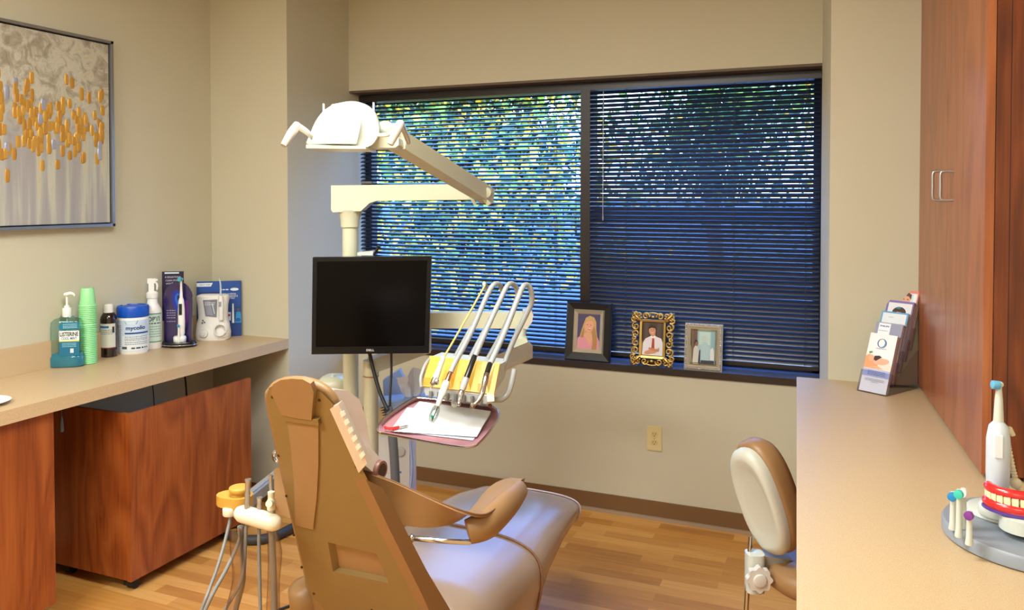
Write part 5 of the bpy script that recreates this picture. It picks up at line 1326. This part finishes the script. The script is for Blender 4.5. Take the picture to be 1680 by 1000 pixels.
# brochure holder ---------------------------------------------------
fr0 = onZ(1452, 650, ZR)
MH = Matrix.Translation(fr0) @ Matrix.Rotation(R(-32), 4, 'Z')
ACR = glassy((246, 247, 252), .12, 'acrylic')
bh = thing('brochure_holder', 'clear acrylic five-tier leaflet holder on the right worktop beside the cabinet', 'holder', M=MH.copy())
tl_ = R(21)
def tier(i): return MH @ Matrix.Translation((0, .004 + i * .036, .004 + i * .037)) @ Matrix.Rotation(-tl_, 4, 'X')
mb = MB()
def lb(mb, M, a, b_): return mb.box(a, b_, 0, M=M)
for i in range(5):
    T = MH.inverted() @ tier(i)
    kk = MB()
    lb(kk, T, (-.106, -.0035, -.002), (.004, -.0015, .02 if i else .075)); lb(kk, T, (-.106, -.003, -.003), (.004, .02, -.001)); lb(kk, T, (-.106, .019, -.003), (.004, .021, .12))
    lb(kk, T, (-.1075, -.003, -.002), (-.106, .02, .075)); lb(kk, T, (.004, -.003, -.002), (.0055, .02, .075))
    kk.build('pocket', ACR, bh, smooth=0, local=True)
kk = MB().box((-.107, .0, 0), (.005, .21, .002))
for x in (-.107, .0035): kk.prism([(x, .0, .002), (x, .215, .002), (x, .215, .14), (x, .19, .135)], (.0018, 0, 0))
kk.build('holder_base', ACR, bh, smooth=0, local=True)
def leaflet(i, j, label, draw, edge=(226, 224, 222), grp=None, hgt=.212):
    M = tier(i) @ Matrix.Translation((-.101, .0005 + j * .0032, 0))
    k = MB().m(mat(edge, .4)); k.box((0, 0, 0), (.1, .0028, hgt - .003 * j * (j % 2)))
    if draw: draw(Panel(k, (0, 0, 0)))
    o = k.build('leaflet', None, None, smooth=0); o.matrix_basis = M
    return tag(o, label, 'leaflet', grp)
def face_(P, x, z, s_, hair=(70, 40, 30)):
    P.ell(x, z, .012 * s_, .015 * s_, (222, 164, 134)).poly([(x - .013 * s_, z + .002 * s_), (x - .012 * s_, z + .014 * s_), (x, z + .019 * s_), (x + .013 * s_, z + .013 * s_), (x + .013 * s_, z), (x + .006 * s_, z + .008 * s_), (x - .006 * s_, z + .009 * s_)], hair)
    P.ell(x - .005 * s_, z, .002 * s_, .0012 * s_, (50, 36, 30), 8).ell(x + .005 * s_, z, .002 * s_, .0012 * s_, (50, 36, 30), 8).ell(x, z - .008 * s_, .004 * s_, .0015 * s_, (196, 90, 86), 8)
def d0(P):
    P.rect(0, 0, .1, .212, (240, 240, 240)).rect(0, .055, .1, .082, (176, 186, 226)).poly([(0, .082), (.1, .082), (.1, .10), (.085, .118), (.06, .125), (.03, .12), (.012, .138), (0, .134)], (238, 222, 206))
    P.poly([(.0, .084), (.0, .126), (.014, .134), (.03, .118), (.05, .098), (.062, .084)], (226, 160, 108)).poly([(.02, .09), (.05, .086), (.075, .084), (.05, .096)], (236, 178, 132)).ell(.06, .112, .03, .012, (232, 178, 148), rot=.12)
    P.poly([(.028, .118), (.033, .13), (.05, .133), (.06, .128), (.05, .12), (.04, .112)], (60, 40, 36)).ell(.022, .121, .010, .012, (230, 176, 140)).poly([(.008, .142), (.02, .146), (.024, .14), (.012, .136)], (110, 150, 60))
    P.ell(.05, .178, .017, .0165, (48, 70, 150), 28).ell(.05, .178, .013, .0145, (240, 240, 240), 24).ell(.0565, .177, .009, .014, (80, 150, 200), 20).ell(.052, .178, .0085, .0125, (244, 244, 244), 20)
    P.lines(.032, .072, [.157], .002, (150, 160, 180)).lines(.02, .086, [.073, .067, .061], .003, (110, 120, 176)).lines(.016, .086, [.045, .04], .0018, (140, 144, 150)).lines(.04, .066, [.035], .0018, (140, 144, 150))
def d1(P):
    P.rect(0, 0, .1, .212, (148, 152, 176)).rect(.012, .165, .056, .209, (236, 240, 244)).text('PHILIPS', .034, .198, .0055, (24, 64, 160), width=.034, bold=.04).lines(.016, .05, [.180], .002, (120, 130, 150)).rect(0, .0, .1, .09, (196, 100, 110))
def d2(P):
    P.rect(0, 0, .1, .212, (96, 160, 204)).rect(.006, .02, .094, .206, (222, 232, 238)).lines(.03, .05, [.19], .002, (150, 170, 190)).rect(0, 0, .1, .07, (26, 66, 150))
def d3(P):
    P.rect(0, 0, .1, .212, (124, 104, 176)).rect(.008, .02, .096, .204, (222, 226, 232)).ell(.052, .168, .026, .022, (64, 42, 30)); face_(P, .052, .160, 1.25); P.ell(.048, .185, .010, .004, (30, 120, 130))
def d4(P):
    P.rect(0, 0, .1, .212, (222, 130, 112)).rect(.006, .02, .096, .202, (206, 226, 230)); face_(P, .056, .178, 1.5, (92, 54, 44)); P.rect(.084, .12, .096, .2, (236, 238, 240))
info = [(d0, 'white leaflet with a resting couple and a blue-pink ring emblem, front pocket', (236, 232, 232)),
        (d1, 'grey leaflet with small white label square, second pocket from the front', (200, 200, 210)),
        (d2, 'pale blue bordered leaflet in the middle pocket of the holder', (216, 224, 232)),
        (d3, 'purple-bordered leaflet with a dark-haired head, fourth pocket from the front', (220, 220, 226)),
        (d4, 'coral-topped leaflet with a face, highest rear pocket against the cabinet', (230, 226, 222))]
places = ['front', 'second', 'middle', 'fourth', 'rear']
for i, (dw, l_, eg) in enumerate(info):
    leaflet(i, 0, l_, dw, eg)
    for j in range(1, 5):
        leaflet(i, j, 'plain-edged leaflet stacked behind the cover leaflet of the %s pocket' % places[i], None, [(214, 212, 214), (196, 120, 110) if i < 2 else (40, 84, 160), (232, 230, 228), (150, 160, 190)][(i + j) % 4], 'leaflets in the %s pocket' % places[i])

# demonstration stand with toothbrush and teeth ----------------------
cq_ = onZ(1706, 890, ZR); q = depth(cq_) / F; q = q
MD = Matrix.Translation(cq_) @ Matrix.Rotation(FACE - R(20), 4, 'Z')
st = thing('display_stand', 'grey oval plinth with a white raised step on the right worktop', 'stand', M=MD.copy())
MB().lathe([(138 * q, 0), (143 * q, 3 * q), (143 * q, 20 * q), (140 * q, 24 * q)], seg=72, sy=1.0).build('plinth', mat((134, 142, 152), .4), st, local=True)
hz_ = 24 * q
stc = onZ(1665, 845, ZR + hz_); lc = MD.inverted() @ stc
MB().lathe([(72 * q, 0), (74 * q, 2 * q), (72 * q, 9 * q), (70 * q, 10 * q)], (lc.x, lc.y, hz_), (0, 0, 1), 56, sy=.8).build('white_step', UNITW, st, local=True)
zs2 = ZR + hz_ + 10 * q
# toothbrush
p = onZ(1636, 843, zs2); s_ = depth(p) / F
tbh = thing('electric_toothbrush', 'white and grey electric toothbrush with a pale blue bristle head on its charger', 'toothbrush', p, FACE - R(20))
MB().lathe([(27 * s_, 0), (28 * s_, 3 * s_), (27 * s_, 14 * s_), (22 * s_, 20 * s_), (12 * s_, 22 * s_)], seg=36).build('charger', UNITW, tbh, local=True)
MB().lathe([(13 * s_, 21 * s_), (16 * s_, 30 * s_), (17.5 * s_, 70 * s_), (17.5 * s_, 125 * s_), (14 * s_, 146 * s_), (8 * s_, 153 * s_)], seg=32).build('handle', mat((196, 206, 216), .25), tbh, local=True)
MB().box((-8 * s_, -18.6 * s_, 98 * s_), (3 * s_, -15 * s_, 134 * s_), 4 * s_).build('power_button', mat((226, 230, 234), .25), tbh, local=True)
k = MB().lathe([(8 * s_, 152 * s_), (7.5 * s_, 160 * s_), (6 * s_, 190 * s_), (4.5 * s_, 206 * s_), (4.5 * s_, 214 * s_)], seg=20); k.ell((1 * s_, 0, 214 * s_), (6 * s_, 6 * s_, 5 * s_)).build('brush_neck', UNITW, tbh, local=True)
MB().cyl((0, -3 * s_, 213 * s_), (-11 * s_, -6 * s_, 214 * s_), 7 * s_, seg=18, bevel=.8 * s_).build('bristles', mat((96, 168, 206), .6), tbh, local=True)
# spine-like cream holder arm
k = MB(); pts = [V((1674, 848, 1.66)), V((1670, 800, 1.66)), V((1662, 770, 1.66)), V((1655, 735, 1.66)), V((1651, 712, 1.66)), V((1656, 702, 1.66)), V((1662, 714, 1.66))]
P3 = [at(*v_) for v_ in pts]
for i in range(len(P3) - 1):
    for j in range(6):
        c = P3[i].lerp(P3[i + 1], j / 6); k.ell(c, (.0058, .0058, .0040), seg=12, n=6)
k.tube(P3, .0045, 8, 4)
k.ell(at(1666, 792, 1.655), (.012, .010, .012), seg=12, n=8)
tag(k.build('jointed_arm', mat((224, 212, 180), .4), smooth=70), 'cream knobbly jointed arm rising behind the toothbrush at the right edge', 'arm')
# teeth
p = onZ(1680, 868, ZR + hz_ + 10 * q); s_ = depth(p) / F
tm = thing('teeth_model', 'red gums and cream teeth model on a purple plate with white pedestal', 'teeth model', p, FACE - R(20))
MB().lathe([(36 * s_, 0), (36 * s_, 22 * s_), (30 * s_, 24 * s_)], seg=36).build('pedestal', UNITW, tm, local=True)
def arc(rx, ry, z, n=19): return [(rx * math.cos(a), ry * math.sin(a) + 20 * s_, z) for a in [math.pi + math.pi * i / (n - 1) for i in range(n)]]
MB().prism([(x, y, 25 * s_) for x, y, z in arc(58 * s_, 46 * s_, 0)], (0, 0, 5 * s_), 1 * s_).build('purple_plate', mat((86, 60, 150), .3), tm, local=True)
RED = mat((206, 40, 40), .18, coat=.5)
MB().tube(arc(50 * s_, 40 * s_, 36 * s_), 9 * s_, 14, 2, flat=((0, 0, 1), .9)).build('lower_gum', RED, tm, smooth=80, local=True)
MB().tube(arc(48 * s_, 37 * s_, 60 * s_), 8 * s_, 14, 2).build('upper_gum', RED, tm, smooth=80, local=True)
TO = mat((240, 226, 184), .25)
for rx, ry, z, sg in ((50, 41, 47, 1), (50, 40, 55, -1)):
    nm = 'lower_tooth' if sg > 0 else 'upper_tooth'
    for i in range(14):
        a = math.pi * (1 + (i + .5) / 14); x, y = rx * s_ * math.cos(a), ry * s_ * math.sin(a) + 20 * s_
        M = Matrix.Translation((x, y, z * s_)) @ Matrix.Rotation(a + math.pi / 2, 4, 'Z')
        MB().box((-4.6 * s_, -3.4 * s_, -5 * s_), (4.6 * s_, 3.4 * s_, 5 * s_), 1.8 * s_, 2, M=M).build(nm, TO, tm, smooth=60, local=True)
# spare brush heads
for (px_, py_, hh, tip, l_) in ((1563, 868, 62, (30, 130, 190), 'spare brush head with bright blue bristles, far left on the grey plinth'),
                            (1573, 880, 78, (60, 190, 170), 'tallest spare brush head, teal tipped, standing behind the foremost one'),
                            (1580, 866, 66, (220, 226, 224), 'white-topped spare brush head at the back of the cluster'),
                            (1590, 893, 56, (120, 50, 140), 'foremost spare brush head with purple and red round bristles')):
    p = onZ(px_, py_, ZR + hz_); s_ = depth(p) / F
    t = thing('brush_head', l_, 'brush head', p, FACE - R(25))
    MB().lathe([(6 * s_, 0), (6.4 * s_, 2 * s_), (5 * s_, 12 * s_), (4.2 * s_, (hh - 12) * s_), (5 * s_, (hh - 6) * s_), (4 * s_, hh * s_), (1 * s_, (hh + 1) * s_)], seg=18).build('stem', UNITW, t, local=True)
    MB().cyl((0, -3 * s_, (hh - 6) * s_), (-3 * s_, -10 * s_, (hh - 6) * s_), 7 * s_, seg=16, bevel=.6 * s_).build('bristles', mat(tip, .5), t, local=True)

# ================================================================== ASSISTANT STOOL
TS = 2.45
sc0_ = at(1262, 815, TS)
stl = thing('operator_stool', 'stool with a tan padded back in a pale shell, tucked under the right worktop', 'stool', (sc0_.x, sc0_.y, 0))
Xs = (RT * .50 - FWH * .87).normalized(); Ys = ZZ.cross(Xs)            # Ys = direction the sitter faces
if Ys.dot(RT) < 0: Ys = -Ys
LN = R(13)
Us = (ZZ * math.cos(LN) - Ys * math.sin(LN)).normalized(); Ns = Xs.cross(Us); 
if Ns.dot(Ys) < 0: Ns = -Ns
Us, Xs = (Us * math.cos(R(13)) - Xs * math.sin(R(13))), (Xs * math.cos(R(13)) + Us * math.sin(R(13)))
def pad(c, rx, rz, prof_, n=40, e=.8, dish=0, skew=0):
    rs = []
    for off, k_ in prof_:
        rs.append([c + Xs * (rx * k_ * math.copysign(abs(math.cos(a)) ** e, math.cos(a))) + Us * (rz * k_ * math.copysign(abs(math.sin(a)) ** e, math.sin(a))) + Ns * (off + dish * (math.cos(a) * k_) ** 2) for a in [2 * math.pi * i / n for i in range(n)]])
    return rs
c = at(1249, 820, TS)
RX, RZ = .082, .165
MB().rings(pad(c, RX, RZ, [(-.022, .55), (-.024, .62), (-.030, .80), (-.030, .86), (-.024, .95), (-.012, 1.0), (.004, 1.0), (.006, .9)])).build('back_shell', mat((192, 194, 180), .35), stl, smooth=60)
MB().rings(pad(c + Us * .004, RX, RZ, [(.004, .94), (.006, 1.01), (.022, 1.06), (.055, 1.05), (.078, .95), (.090, .75), (.094, .35)])).build('back_cushion', TAN, stl, smooth=70)
r0, r1 = at(1234, 870, TS + .0), at(1221, 1010, TS)
MB().tube([at(1232, 880, TS + .01), at(1229, 920, TS), at(1224, 1003, TS)], .0075, 16, 2).build('back_rod', CHROME, stl, smooth=80)
MS = Matrix.Translation(at(1238, 938, TS - .005)) @ Matrix.Rotation(FACE, 4, 'Z')
MB().rings([[MS @ V((x * .9, y, z)) for x, y, _ in rrect(.030, .028, 0, 28, .6)] for z, k_ in ((-.055, 1), (-.045, 1), (.05, 1), (.06, .95))]).build('clamp_block', UNITW, stl, smooth=50)
cc = at(1247, 952, TS - .06); kn = []
for i in range(48):
    a = 2 * math.pi * i / 48; r_ = .036 + .0035 * math.cos(8 * a); kn.append(cc + RT * r_ * math.cos(a) + ZZ * r_ * math.sin(a))
MB().prism(kn, FWH * .022, .004).cyl(cc - FWH * .006, cc + FWH * .002, .020, seg=28, bevel=.003).build('clamp_knob', mat((206, 206, 198), .35), stl, smooth=50)
mb = MB().prism([at(x, y, TS + .0) for x, y in ((1254, 912), (1300, 918), (1330, 965), (1262, 958))], FWH * .05, .005); mb.build('seat_bracket', mat((156, 152, 142), .35), stl)
cs_ = at(1352, 935, TS + .03)
MB().lathe([(.10, -.045), (.165, -.04), (.19, -.02), (.195, .01), (.18, .03), (.12, .042), (.01, .044)], cs_, ZZ, 48).build('seat', TAN, stl, smooth=70)
MB().cyl((cs_.x, cs_.y, .12), (cs_.x, cs_.y, cs_.z - .04), .022, seg=24).build('gas_column', CHROME, stl)
for i in range(5):
    a = 2 * math.pi * i / 5 + .3; d_ = V((math.cos(a), math.sin(a), 0)); o_ = V((cs_.x, cs_.y, .10))
    lg = MB().tube([o_, o_ + d_ * .12 + ZZ * -.01, o_ + d_ * .24 - ZZ * .035], [.024, .018, .013], 12, 3).build('leg', mat((60, 60, 62), .4), stl, smooth=70)
    w_ = o_ + d_ * .24; w_.z = .026; sd_ = V((-d_.y, d_.x, 0)); MB().cyl(w_ - sd_ * .014, w_ + sd_ * .014, .026, seg=20, bevel=.004).build('caster', RUBBER, lg)
